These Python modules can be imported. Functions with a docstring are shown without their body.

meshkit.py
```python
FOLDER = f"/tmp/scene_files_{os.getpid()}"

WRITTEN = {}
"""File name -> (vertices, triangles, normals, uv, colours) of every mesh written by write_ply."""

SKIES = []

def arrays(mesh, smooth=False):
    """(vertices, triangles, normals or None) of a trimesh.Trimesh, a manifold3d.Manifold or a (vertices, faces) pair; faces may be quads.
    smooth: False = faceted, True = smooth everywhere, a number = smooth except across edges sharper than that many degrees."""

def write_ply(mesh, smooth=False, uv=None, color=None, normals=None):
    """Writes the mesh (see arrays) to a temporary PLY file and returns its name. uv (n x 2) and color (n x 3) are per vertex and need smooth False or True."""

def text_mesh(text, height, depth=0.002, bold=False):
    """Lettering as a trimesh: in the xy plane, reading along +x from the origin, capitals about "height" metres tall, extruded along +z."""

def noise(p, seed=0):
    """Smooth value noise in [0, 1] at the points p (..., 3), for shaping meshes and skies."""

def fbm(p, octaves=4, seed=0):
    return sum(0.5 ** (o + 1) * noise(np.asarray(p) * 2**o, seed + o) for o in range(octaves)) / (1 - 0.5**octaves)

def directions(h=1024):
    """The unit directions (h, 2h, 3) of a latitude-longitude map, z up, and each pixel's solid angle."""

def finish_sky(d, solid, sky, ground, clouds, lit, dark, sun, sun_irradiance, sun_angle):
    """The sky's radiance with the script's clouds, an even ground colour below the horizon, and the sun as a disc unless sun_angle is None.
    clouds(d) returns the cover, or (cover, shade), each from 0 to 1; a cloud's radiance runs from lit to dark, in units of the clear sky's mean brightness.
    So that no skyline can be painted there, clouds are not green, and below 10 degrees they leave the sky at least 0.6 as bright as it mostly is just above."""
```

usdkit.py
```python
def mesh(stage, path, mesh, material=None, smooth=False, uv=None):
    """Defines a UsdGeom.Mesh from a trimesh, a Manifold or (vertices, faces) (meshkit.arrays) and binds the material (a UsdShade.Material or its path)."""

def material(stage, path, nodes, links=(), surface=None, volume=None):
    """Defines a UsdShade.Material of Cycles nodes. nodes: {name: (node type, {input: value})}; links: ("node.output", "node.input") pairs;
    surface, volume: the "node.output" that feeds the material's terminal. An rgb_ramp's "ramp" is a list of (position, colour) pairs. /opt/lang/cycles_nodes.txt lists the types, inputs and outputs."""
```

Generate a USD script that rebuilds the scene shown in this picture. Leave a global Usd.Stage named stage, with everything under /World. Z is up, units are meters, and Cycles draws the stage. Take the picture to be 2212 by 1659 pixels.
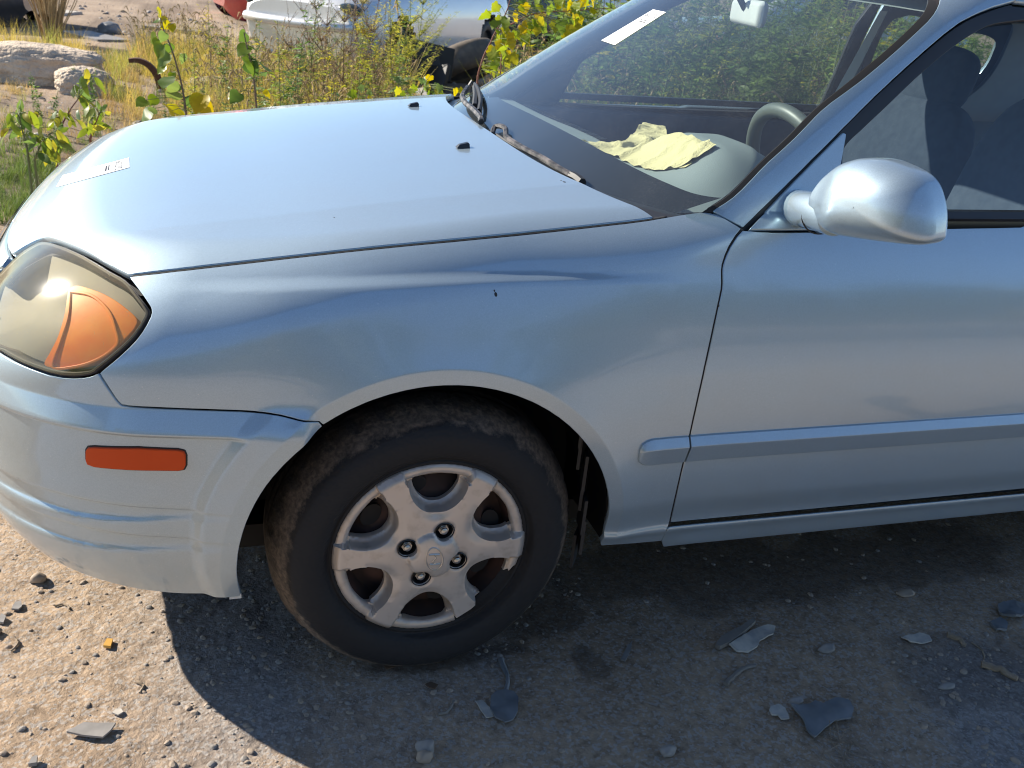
import math, numpy as np, trimesh, shapely, usdkit, meshkit
from shapely.geometry import Polygon, LineString, Point
from scipy.spatial import Delaunay
from scipy.interpolate import PchipInterpolator
from scipy.ndimage import gaussian_filter1d
from pxr import Usd, UsdGeom, UsdLux, UsdShade, Gf, Sdf, Vt

stage = Usd.Stage.CreateInMemory()
UsdGeom.SetStageUpAxis(stage, UsdGeom.Tokens.z)
UsdGeom.SetStageMetersPerUnit(stage, 1.0)
UsdGeom.Xform.Define(stage, '/World')

# ------------------------------------------------------------------ camera
CAM = np.array([-0.386, -1.384, 1.263])
YAW, PITCH, ROLL, FPX = math.radians(19.8), math.radians(23.6), math.radians(6.0), 2062.0
PW, PH = 2212.0, 1659.0
FWD = np.array([math.sin(YAW)*math.cos(PITCH), math.cos(YAW)*math.cos(PITCH), -math.sin(PITCH)])
_r = np.cross(FWD, [0, 0, 1]); _r /= np.linalg.norm(_r); _u = np.cross(_r, FWD)
RIGHT = _r*math.cos(ROLL) + _u*math.sin(ROLL); UP = -_r*math.sin(ROLL) + _u*math.cos(ROLL)
cam = UsdGeom.Camera.Define(stage, '/World/camera')
M4 = np.eye(4); M4[0, :3], M4[1, :3], M4[2, :3], M4[3, :3] = RIGHT, UP, -FWD, CAM
cam.AddTransformOp().Set(Gf.Matrix4d(*M4.ravel().tolist()))
cam.CreateHorizontalApertureAttr(36.0); cam.CreateVerticalApertureAttr(27.0)
cam.CreateFocalLengthAttr(36.0*FPX/PW); cam.CreateClippingRangeAttr(Gf.Vec2f(0.05, 400))
cam.CreateFStopAttr(11.0); cam.CreateFocusDistanceAttr(1.75)
cam.CreateExposureAttr(1.05)

# ------------------------------------------------------------------ light
SUN = np.array([-1.3, 0.97, 1.0]); SUN /= np.linalg.norm(SUN)
EL = math.asin(SUN[2]); ROT = math.atan2(SUN[0], SUN[1])
usdkit.material(stage, '/World/Looks/sky_light', {
    'sky': ('sky_texture', {'sky_type': 'single_scattering', 'sun_disc': False, 'sun_elevation': EL, 'sun_rotation': ROT,
                            'air_density': 0.8, 'aerosol_density': 0.12, 'ozone_density': 2.6, 'altitude': 200.0}),
    'bg': ('background_shader', {'strength': 0.088})}, [('sky.color', 'bg.color')], surface='bg.background')
dome = UsdLux.DomeLight.Define(stage, '/World/sky')
UsdShade.MaterialBindingAPI.Apply(dome.GetPrim()).Bind(UsdShade.Material.Get(stage, '/World/Looks/sky_light'))
dome.GetPrim().SetCustomDataByKey('kind', 'structure')
sun = UsdLux.DistantLight.Define(stage, '/World/sun')
sun.CreateIntensityAttr(1.25); sun.CreateAngleAttr(0.53); sun.CreateColorAttr(Gf.Vec3f(1.0, 0.92, 0.80))
sun.GetPrim().GetAttribute('inputs:normalize').Set(True) if sun.GetPrim().GetAttribute('inputs:normalize') else sun.CreateNormalizeAttr(True)
_z = SUN; _x = np.cross([0, 0, 1], _z); _x /= np.linalg.norm(_x); _y = np.cross(_z, _x)
S4 = np.eye(4); S4[0, :3], S4[1, :3], S4[2, :3] = _x, _y, _z
sun.AddTransformOp().Set(Gf.Matrix4d(*S4.ravel().tolist()))

# ------------------------------------------------------------------ helpers
RNG = np.random.default_rng(7)
_names = {}
def numbered(path):
    k = _names.get(path, -1) + 1; _names[path] = k
    return path if k == 0 else f'{path}_{k:03d}'
def tag(o, label=None, cat=None, group=None, kind=None):
    p = o if isinstance(o, Usd.Prim) else o.GetPrim()
    for k, v in (('label', label), ('category', cat), ('group', group), ('kind', kind)):
        if v: p.SetCustomDataByKey(k, v)
    return o
def pathof(parent): return '/World' if parent is None else str((parent if isinstance(parent, Usd.Prim) else parent.GetPrim()).GetPath())
def thing(name, label, cat, loc=(0, 0, 0), rotz=0.0, group=None, scale=None):
    x = UsdGeom.Xform.Define(stage, numbered('/World/' + name))
    x.AddTranslateOp().Set(Gf.Vec3d(*map(float, loc)))
    if rotz: x.AddRotateZOp().Set(float(rotz))
    if scale: x.AddScaleOp().Set(Gf.Vec3f(scale, scale, scale))
    tag(x, label, cat, group)
    return x
def mesh(name, m, mat, parent=None, smooth=False, normals=None):
    path = numbered(pathof(parent) + '/' + name)
    if normals is None:
        return usdkit.mesh(stage, path, m, MAT[mat] if isinstance(mat, str) else mat, smooth=smooth)
    v, f = m
    o = usdkit.mesh(stage, path, (v, f), MAT[mat] if isinstance(mat, str) else mat)
    o.CreateNormalsAttr(Vt.Vec3fArray.FromNumpy(np.asarray(normals, np.float32))); o.SetNormalsInterpolation('vertex')
    return o
def copy_of(src, loc, rotz=0.0, scale=1.0, label=None, group=None, name=None, tilt=(0, 0)):
    p = src.GetPrim(); was = p.GetCustomData()
    base = name or p.GetName().rstrip('0123456789').rstrip('_')
    x = UsdGeom.Xform.Define(stage, numbered('/World/' + base))
    x.GetPrim().GetReferences().AddInternalReference(p.GetPath())
    x.ClearXformOpOrder()
    x.GetPrim().SetInstanceable(True)
    ops = x
    t = x.AddTransformOp(opSuffix='place')
    a = math.radians(rotz); c, s = math.cos(a), math.sin(a)
    R = np.array([[c, s, 0], [-s, c, 0], [0, 0, 1]])
    tx, ty = tilt
    Rx = np.array([[1, 0, 0], [0, math.cos(tx), math.sin(tx)], [0, -math.sin(tx), math.cos(tx)]])
    Ry = np.array([[math.cos(ty), 0, -math.sin(ty)], [0, 1, 0], [math.sin(ty), 0, math.cos(ty)]])
    m = np.eye(4); m[:3, :3] = (Ry @ Rx @ R)*scale; m[3, :3] = loc
    t.Set(Gf.Matrix4d(*m.ravel().tolist()))
    tag(x, label or was.get('label'), was.get('category'), group or was.get('group'))
    return x
def cat(*ms): return trimesh.util.concatenate([m for m in ms])
def T(m, loc=(0, 0, 0), rot=None, scale=None):
    m = m.copy()
    if scale is not None: m.apply_scale(scale)
    if rot is not None:
        ax, an = rot; m.apply_transform(trimesh.transformations.rotation_matrix(math.radians(an), ax))
    m.apply_translation(loc); return m
def box(sx, sy, sz, loc=(0, 0, 0), rot=None, bev=0.0):
    if bev:
        import manifold3d as mf
        s = mf.Manifold.batch_hull([mf.Manifold.sphere(bev, 8).translate((a*(sx/2-bev), b*(sy/2-bev), c*(sz/2-bev))) for a in (-1, 1) for b in (-1, 1) for c in (-1, 1)])
        q = s.to_mesh(); m = trimesh.Trimesh(q.vert_properties[:, :3], q.tri_verts, process=False)
    else: m = trimesh.creation.box((sx, sy, sz))
    return T(m, loc, rot)
def tube(pts, r, sides=8, caps=True):
    pts = np.asarray(pts, float); n = len(pts); r = np.broadcast_to(np.asarray(r, float), (n,))
    tan = np.gradient(pts, axis=0); tan /= np.linalg.norm(tan, axis=1)[:, None] + 1e-12
    ref = np.array([0, 0, 1.0]) if abs(tan[0, 2]) < .9 else np.array([1.0, 0, 0])
    V = []; a = np.arange(sides)/sides*2*np.pi
    side = np.cross(tan[0], ref)
    for i in range(n):
        side = side - tan[i]*(side @ tan[i]); side /= np.linalg.norm(side) + 1e-12
        up = np.cross(side, tan[i])
        V.append(pts[i] + r[i]*(np.cos(a)[:, None]*side + np.sin(a)[:, None]*up))
    V = np.vstack(V); F = []
    for i in range(n-1):
        for k in range(sides):
            p, q = i*sides+k, i*sides+(k+1) % sides
            F += [[p, q, q+sides], [p, q+sides, p+sides]]
    if caps:
        for k in range(1, sides-1): F += [[0, k+1, k], [(n-1)*sides, (n-1)*sides+k, (n-1)*sides+k+1]]
    return trimesh.Trimesh(V, F, process=False)
def lathe(prof, seg=96, arc=None):
    """prof: (r, h) points; axis = y, h along y. Returns (v, f)."""
    prof = np.asarray(prof, float); n = len(prof)
    a = np.linspace(0, 2*np.pi, seg, endpoint=False)
    V = np.stack([prof[None, :, 0]*np.cos(a)[:, None], np.broadcast_to(prof[None, :, 1], (seg, n)), prof[None, :, 0]*np.sin(a)[:, None]], -1).reshape(-1, 3)
    F = []
    for i in range(seg):
        j = (i+1) % seg
        for k in range(n-1):
            p, q, s, t = i*n+k, j*n+k, j*n+k+1, i*n+k+1
            F += [[p, q, s], [p, s, t]]
    return trimesh.Trimesh(V, F, process=False)
def spline(pts, n=12, closed=False):
    """Catmull-Rom through pts (any dim)."""
    P = np.asarray(pts, float)
    if len(P) < 3: return np.linspace(P[0], P[-1], n+1)
    E = np.vstack([2*P[0]-P[1], P, 2*P[-1]-P[-2]]); out = []
    for i in range(1, len(E)-2):
        t = np.linspace(0, 1, n, endpoint=False)[:, None]
        a, b, c, d = E[i-1], E[i], E[i+1], E[i+2]
        out.append(.5*(2*b + (c-a)*t + (2*a-5*b+4*c-d)*t**2 + (3*b-a-3*c+d)*t**3))
    return np.vstack(out + [P[-1:]])
def px_ray(px):
    px = np.atleast_2d(np.asarray(px, float))
    d = FWD + ((px[:, :1]-PW/2)/FPX)*RIGHT - ((px[:, 1:2]-PH/2)/FPX)*UP
    return d/np.linalg.norm(d, axis=1)[:, None]
def at_y(px, y): d = px_ray(px); return CAM + d*((y-CAM[1])/d[:, 1])[:, None]
def at_z(px, z): d = px_ray(px); return CAM + d*((z-CAM[2])/d[:, 2])[:, None]
def gp(x, y): return at_z([(x, y)], 0.0)[0]
def sst(a, b, x): t = np.clip((x-a)/(b-a), 0, 1); return t*t*(3-2*t)

# ------------------------------------------------------------------ materials
MAT = {}
def mat(name, color=(.5, .5, .5), rough=.5, metal=0.0, noise=None, bump=None, **kw):
    """noise: (scale, second colour, low, high[, detail]); bump: (scale, strength, distance)."""
    n = {'p': ('principled_bsdf', {'base_color': color, 'roughness': rough, 'metallic': metal, **kw})}; L = []
    if noise or bump: n['g'] = ('texture_coordinate', {})
    if noise:
        sc, c2, lo, hi = noise[:4]
        n['t'] = ('noise_texture', {'scale': sc, 'detail': noise[4] if len(noise) > 4 else 5.0, 'roughness': .6})
        n['r'] = ('rgb_ramp', {'ramp': [(lo, color), (hi, c2)]})
        L += [('g.object', 't.vector'), ('t.fac', 'r.fac'), ('r.color', 'p.base_color')]
    if bump:
        n['bt'] = ('noise_texture', {'scale': bump[0], 'detail': 4.0})
        n['b'] = ('bump', {'strength': bump[1], 'distance': bump[2]})
        L += [('g.object', 'bt.vector'), ('bt.fac', 'b.height'), ('b.normal', 'p.normal')]
    MAT[name] = usdkit.material(stage, '/World/Looks/' + name, n, L, surface='p.BSDF')
    return MAT[name]

def paint(name, color, dirt=(.42, .36, .28)):
    """Metallic car paint: flakes in the base, clear coat, faint dust."""
    n = {'g': ('texture_coordinate', {}), 'fl': ('voronoi_texture', {'scale': 900.0}),
         'hs': ('rgb_ramp', {'ramp': [(0, tuple(c*.94 for c in color)), (1, tuple(min(1, c*1.06) for c in color))]}),
         'sx': ('separate_color', {}),
         'dn': ('noise_texture', {'scale': 5.0, 'detail': 8.0, 'roughness': .7}),
         'dr': ('map_range', {'from_min': .45, 'from_max': .8, 'to_min': 0.0, 'to_max': .10, 'clamp': True}),
         'pz': ('separate_xyz', {}), 'dz': ('map_range', {'from_min': .20, 'from_max': .62, 'to_min': .26, 'to_max': 0.0, 'clamp': True}), 'dzn': ('math', {'math_type': 'multiply'}), 'dsum': ('math', {'math_type': 'add'}),
         'sp': ('voronoi_texture', {'scale': 55.0, 'randomness': 1.0}),
         'spr': ('map_range', {'from_min': .035, 'from_max': .06, 'to_min': .5, 'to_max': 0.0, 'clamp': True}),
         'mx': ('mix_color', {'b': dirt}), 'mx2': ('mix_color', {'b': (.75, .75, .72)}),
         'rr': ('map_range', {'from_min': .3, 'from_max': .8, 'to_min': .03, 'to_max': .11, 'clamp': True}),
         'p': ('principled_bsdf', {'metallic': .9, 'roughness': .31, 'coat_weight': 1.0, 'coat_roughness': .04, 'coat_ior': 1.5}),
         'p2': ('principled_bsdf', {'metallic': .8, 'roughness': .66, 'coat_weight': 1.0, 'coat_roughness': .04, 'coat_ior': 1.5}), 'mc': ('mix_closure', {'fac': .55})}
    L = [('g.object', 'fl.vector'), ('fl.color', 'sx.color'), ('sx.r', 'hs.fac'), ('g.object', 'dn.vector'), ('dn.fac', 'dr.value'),
         ('hs.color', 'mx.a'), ('g.object', 'pz.vector'), ('pz.z', 'dz.value'), ('dz.result', 'dzn.value1'), ('dn.fac', 'dzn.value2'), ('dzn.value', 'dsum.value1'), ('dr.result', 'dsum.value2'), ('dsum.value', 'mx.fac'), ('g.object', 'sp.vector'), ('sp.distance', 'spr.value'), ('mx.result', 'mx2.a'), ('spr.result', 'mx2.fac'),
         ('mx2.result', 'p.base_color'), ('dn.fac', 'rr.value'), ('rr.result', 'p.coat_roughness'), ('mx2.result', 'p2.base_color'), ('rr.result', 'p2.coat_roughness'), ('p.BSDF', 'mc.closure1'), ('p2.BSDF', 'mc.closure2')]
    MAT[name] = usdkit.material(stage, '/World/Looks/' + name, n, L, surface='mc.closure')
paint('silver_blue_paint', (.415, .512, .572))
paint('white_paint', (.72, .72, .70))
def pane(name, tint, ior=1.5, rough=0.0, gloss=1.0, dust=0.0):
    n = {'t': ('transparent_bsdf', {'color': tint}), 'g': ('glossy_bsdf', {'color': (gloss,)*3, 'roughness': rough}), 'lw': ('layer_weight', {'blend': .5}), 'pw': ('math', {'math_type': 'power', 'value2': 5.0}),
         'f': ('math', {'math_type': 'multiply_add', 'value2': 1-((ior-1)/(ior+1))**2*1.6, 'value3': ((ior-1)/(ior+1))**2*1.6}), 'm': ('mix_closure', {})}
    L = [('lw.facing', 'pw.value1'), ('pw.value', 'f.value1'), ('f.value', 'm.fac'), ('t.BSDF', 'm.closure1'), ('g.BSDF', 'm.closure2')]; s = 'm.closure'
    if dust:
        n.update({'c': ('texture_coordinate', {}), 'dn': ('noise_texture', {'scale': 260.0, 'detail': 2.0}), 'd2': ('noise_texture', {'scale': 6.0, 'detail': 6.0}),
                  'mul': ('math', {'math_type': 'multiply'}), 'dr': ('map_range', {'from_min': .22, 'from_max': .5, 'to_min': dust*.35, 'to_max': dust, 'clamp': True}),
                  'df': ('diffuse_bsdf', {'color': (.6, .6, .58)}), 'm2': ('mix_closure', {})})
        L += [('c.object', 'dn.vector'), ('c.object', 'd2.vector'), ('dn.fac', 'mul.value1'), ('d2.fac', 'mul.value2'), ('mul.value', 'dr.value'), ('dr.result', 'm2.fac'), ('m.closure', 'm2.closure1'), ('df.BSDF', 'm2.closure2')]; s = 'm2.closure'
    MAT[name] = usdkit.material(stage, '/World/Looks/' + name, n, L, surface=s)
pane('windshield_glass', (.80, .87, .86), dust=.045)
pane('side_glass', (.62, .68, .68), dust=.02)
mat('rubber_black', (.018, .018, .018), .55)
mat('trim_black', (.02, .02, .021), .38)
mat('dark_inside', (.012, .012, .013), .8)
mat('frit_black', (.012, .013, .015), .25)  # shade colour of the strip in front of the dashboard

# ------------------------------------------------------------------ body shell as an implicit solid (x to the rear, y into the car, z up)
_xs = np.linspace(-1.2, 4.2, 1081)
_he = gaussian_filter1d(PchipInterpolator([-1.2, -.80, -.73, -.667, -.60, -.486, -.27, -.117, .045, .20, .36, .45, .60, 1.2, 2.4, 4.2],
                                          [.30, .630, .690, .724, .749, .775, .805, .827, .848, .867, .884, .891, .897, .905, .94, .97])(_xs), 5)
def he(x): return np.interp(x, _xs, _he)
def H(x, y):
    v = np.abs(y-.835); fade = 1-sst(.5, .9, x)
    return he(x) + fade*(.036*(.54-v*v) + .010*np.clip((.735-v)/.19, 0, 1))
_zp = np.linspace(.0, 1.2, 1201)
_pp = gaussian_filter1d(PchipInterpolator([0, .18, .22, .262, .280, .287, .36, .45, .55, .62, .70, .765, .82, .86, .90, 1.0, 1.2],
                                          [.14, .085, .052, .037, .029, .034, .014, .004, 0, .002, .013, .027, .046, .064, .086, .15, .30])(_zp), 3)
def smooth_table(xk, yk, sig=14):
    yy = gaussian_filter1d(PchipInterpolator(xk, yk)(_xs), sig); return lambda x: np.interp(x, _xs, yy)
_ps = smooth_table([-1.2, -.9, -.6, -.4, -.2, 0, .3, .6, 2.2, 3.0, 3.5, 4.2], [.23, .14, .075, .04, .017, .006, .002, 0, .002, .02, .06, .15])
_zr = smooth_table([-1.2, -.5, -.3, 0, .45, 4.2], [.70, .744, .762, .783, .792, .80])
_rs = smooth_table([-1.2, -.7, -.45, -.1, .40, .56, .7, 4.2], [.16, .15, .13, .085, .075, .03, .022, .022], 10)
def S(x, z):
    ps = _ps(x)
    pr = np.interp(z, _zp, _pp); kb = sst(-.20, -.30, x)*sst(.475, .425, z)
    s = ps + pr*(1-kb) + kb*(.004+.030*(np.clip(.45-z, 0, 1)/.25)**2)
    r = np.hypot(x, z-.285)
    up = sst(.10, .30, z)
    # ridge on the fender top, flowing into the line of the door
    zr = _zr(x)
    k = sst(-.47, -.25, x)*(1-sst(.14, .475, x))
    s = s - .011*k*sst(zr+.010, zr-.006, z)*sst(zr-.16, zr-.02, z)
    s = s + .026*sst(.60, .80, z)*(1-sst(.12, .44, x))
    # flare round the wheel arch, and its lip turning in
    fl = 1.25*np.exp(-np.maximum(r-.3655, 0)/.075)*(1-sst(.50, .62, r))*sst(.16, .32, z)*(x < .6)
    s = s - .013*fl
    q = .3655-r; s = s + .0035/.026*np.minimum(.5*(q+np.sqrt(q*q+.0012**2)), .036)*(np.abs(x) < .6)
    # bumper: ledge above the marker, raised arch border, two grooves low down
    b = sst(-.20, -.235, x)
    ring = 1-sst(.400, .428, r + .12*np.clip(.42-z, 0, .2))
    lo = np.clip((.578-z)/.036, 0, 1)
    flat = (1-ring)*sst(.45, .47, r)
    s = s - b*ring*.021*sst(.595, .537, z) - b*(1-ring)*(.017*lo - .007*sst(.540, .534, z))
    tp = np.clip((-.33-x)/.35, 0, 1)
    for zt, zb in ((.405, .362), (.348, .300)):
        zb2 = zb + .030*(1-np.clip((-.33-x)/.25, 0, 1))
        d = sst(zt, zt-.006, z)*sst(zb2-.001, zb2+.013, z)
        s = s + .013*tp*d
    return s
_fz = np.linspace(0, 1.2, 601)
_ff = gaussian_filter1d(PchipInterpolator([0, .18, .25, .30, .40, .50, .56, .66, .72, .80, 1.2], [-.66, -.715, -.765, -.785, -.795, -.80, -.797, -.772, -.735, -.66, -.4])(_fz), 6)
def FX(y, z): return np.interp(z, _fz, _ff) - .035 + .14*(np.abs(y-.835)/.835)**2
def rint(a, b, r): return np.minimum(np.maximum(a, b), -r) + np.hypot(np.maximum(a+r, 0), np.maximum(b+r, 0))
def F(p):
    x, y, z = p[:, 0], .835-np.abs(p[:, 1]-.835), p[:, 2]
    side = S(x, z)-y
    front = FX(y, z)-x
    rear = x-(3.42-.10*np.clip(z-.5, 0, 1)-.14*(np.abs(y-.835)/.835)**2)
    a = rint(side, front, .24)
    a = rint(a, rear, .25)
    rs = _rs(x)
    a = rint(a, z-H(x, y), rs)
    return a
def XW(y, z):
    v2 = (y-.835)**2; t = (z-.90)/.358
    return .30 + .58*t - .035*t*(1-t) + .13*v2 + .37*v2*v2
def G(p):
    x, y, z = p[:, 0], .835-np.abs(p[:, 1]-.835), p[:, 2]
    ws = (XW(y, z)-x)*.53
    side = (.10+(z-.894)*.40 - .006*np.sin(np.clip((z-.89)/.4, 0, 1)*np.pi) + .02*sst(2.2, 3.3, x) - y)*.93
    roof = z-(1.395-.05*((y-.835)/.6)**2-.02*((x-1.7)/.9)**2-.035*np.clip(x-2.2, 0, 2)**1.5)
    rw = (x-(3.36-1.15*np.clip(z-.92, 0, 1)-.12*((y-.835)/.6)**2))*.7
    a = rint(side, ws, .055); a = rint(a, rw, .10); a = rint(a, roof, .09)
    return np.maximum(a, .80-z)
def FG(p): return np.minimum(F(p), G(p))
def grad(fun, P, e=.0016):
    g = np.stack([fun(P+d)-fun(P-d) for d in np.eye(3)*e], 1)
    return g/np.linalg.norm(g, axis=1)[:, None]
def march(fun, O, D, t0, t1, n=240):
    """first crossing from outside (fun > 0) to inside along O + t D, t from t0 to t1."""
    O = np.broadcast_to(O, D.shape); ts = np.linspace(t0, t1, n)
    lo = np.full(len(D), np.nan); prev = fun(O+D*ts[0]); done = np.zeros(len(D), bool)
    for a, b in zip(ts[:-1], ts[1:]):
        cur = fun(O+D*b); hit = (~done) & (prev > 0) & (cur <= 0)
        lo[hit] = a; done |= hit; prev = cur
    bad = ~done; lo[bad] = t1; hi = lo + (ts[1]-ts[0])
    for _ in range(26):
        m = (lo+hi)/2; v = fun(O+D*m[:, None]) > 0
        lo = np.where(v, m, lo); hi = np.where(v, hi, m)
    return O+D*((lo+hi)/2)[:, None], ~bad
def hit_px(px, fun=F):
    P, ok = march(fun, CAM, px_ray(px), .5, 4.5, 900)
    if not ok.all(): print('no hit for pixels', np.atleast_2d(px)[~ok].round().tolist())
    return P
AX = (.42, .45)
class Cyl:
    def __init__(s, fun=F, ax=AX, R=.42): s.fun, s.ax, s.R = fun, ax, R
    def fwd(s, q):
        th = q[:, 1]/s.R; D = np.stack([0*th, -np.cos(th), np.sin(th)], 1)
        O = np.stack([q[:, 0], np.full(len(q), s.ax[0]), np.full(len(q), s.ax[1])], 1)
        return march(s.fun, O, D, .9, .02, 120)[0]
    def inv(s, p): return np.stack([p[:, 0], s.R*np.arctan2(p[:, 2]-s.ax[1], s.ax[0]-p[:, 1])], 1)
class Sph:
    c = np.array([-.25, .5, .45])
    def __init__(s, fun=F): s.fun = fun
    def fwd(s, q):
        a, e = q[:, 0]/.45, q[:, 1]/.45
        D = np.stack([-np.sin(a)*np.cos(e), -np.cos(a)*np.cos(e), np.sin(e)], 1)
        return march(s.fun, s.c, D, 1.3, .02, 200)[0]
    def inv(s, p):
        d = p-s.c; return np.stack([.45*np.arctan2(-d[:, 0], -d[:, 1]), .45*np.arctan2(d[:, 2], np.hypot(d[:, 0], d[:, 1]))], 1)
class Top:
    def __init__(s, fun=F): s.fun = fun
    def fwd(s, q): return march(s.fun, np.stack([q[:, 0], q[:, 1], 0*q[:, 0]], 1), np.tile([0, 0, 1.0], (len(q), 1)), 1.6, .3, 120)[0]
    def inv(s, p): return p[:, :2]
class Sheet:
    """x = XW(y, z) sheet of the windscreen."""
    def fwd(s, q): return np.stack([XW(q[:, 0], q[:, 1]), q[:, 0], q[:, 1]], 1)
    def inv(s, p): return p[:, 1:3]
def triangulate(poly, sp, extra=None):
    """points and triangles filling a shapely polygon, plus its boundary loops (index lists)."""
    loops, pts = [], []
    for ring in [poly.exterior, *poly.interiors]:
        L = np.asarray(ring.coords)[:-1]
        seg = np.vstack([L, L[:1]]); out = []
        for a, b in zip(seg[:-1], seg[1:]):
            k = max(1, int(math.ceil(np.linalg.norm(b-a)/(sp*.8))))
            out.append(a + (b-a)*np.linspace(0, 1, k, endpoint=False)[:, None])
        out = np.vstack(out)
        loops.append(np.arange(len(out)) + sum(len(x) for x in pts)); pts.append(out)
    x0, y0, x1, y1 = poly.bounds
    gx, gy = np.meshgrid(np.arange(x0, x1, sp), np.arange(y0, y1, sp*.866))
    gx = gx + (np.arange(gx.shape[0]) % 2)[:, None]*sp/2
    inner = poly.buffer(-sp*.45)
    g = np.stack([gx.ravel(), gy.ravel()], 1); g = g[shapely.contains_xy(inner, g[:, 0], g[:, 1])]
    if extra is not None:
        ex = extra[shapely.contains_xy(poly.buffer(-.001), extra[:, 0], extra[:, 1])]
        from scipy.spatial import cKDTree
        if len(ex): g = g[cKDTree(ex).query(g)[0] > sp*.45]; pts.append(ex)
    A = np.vstack(pts + [g])
    tri = Delaunay(A).simplices; c = A[tri].mean(1)
    keep = shapely.contains_xy(poly, c[:, 0], c[:, 1])
    tri = tri[keep]
    a, b, c = A[tri[:, 0]], A[tri[:, 1]], A[tri[:, 2]]
    area = (b[:, 0]-a[:, 0])*(c[:, 1]-a[:, 1])-(b[:, 1]-a[:, 1])*(c[:, 0]-a[:, 0])
    tri = tri[np.abs(area) > 1e-10]; area = area[np.abs(area) > 1e-10]
    tri[area < 0] = tri[area < 0][:, ::-1]
    return A, tri, loops
def fix_poly(P):
    p = Polygon(P)
    if not p.is_valid: p = p.buffer(0)
    return max(p.geoms, key=lambda g: g.area) if hasattr(p, 'geoms') else p
SOLID = {}
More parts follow.
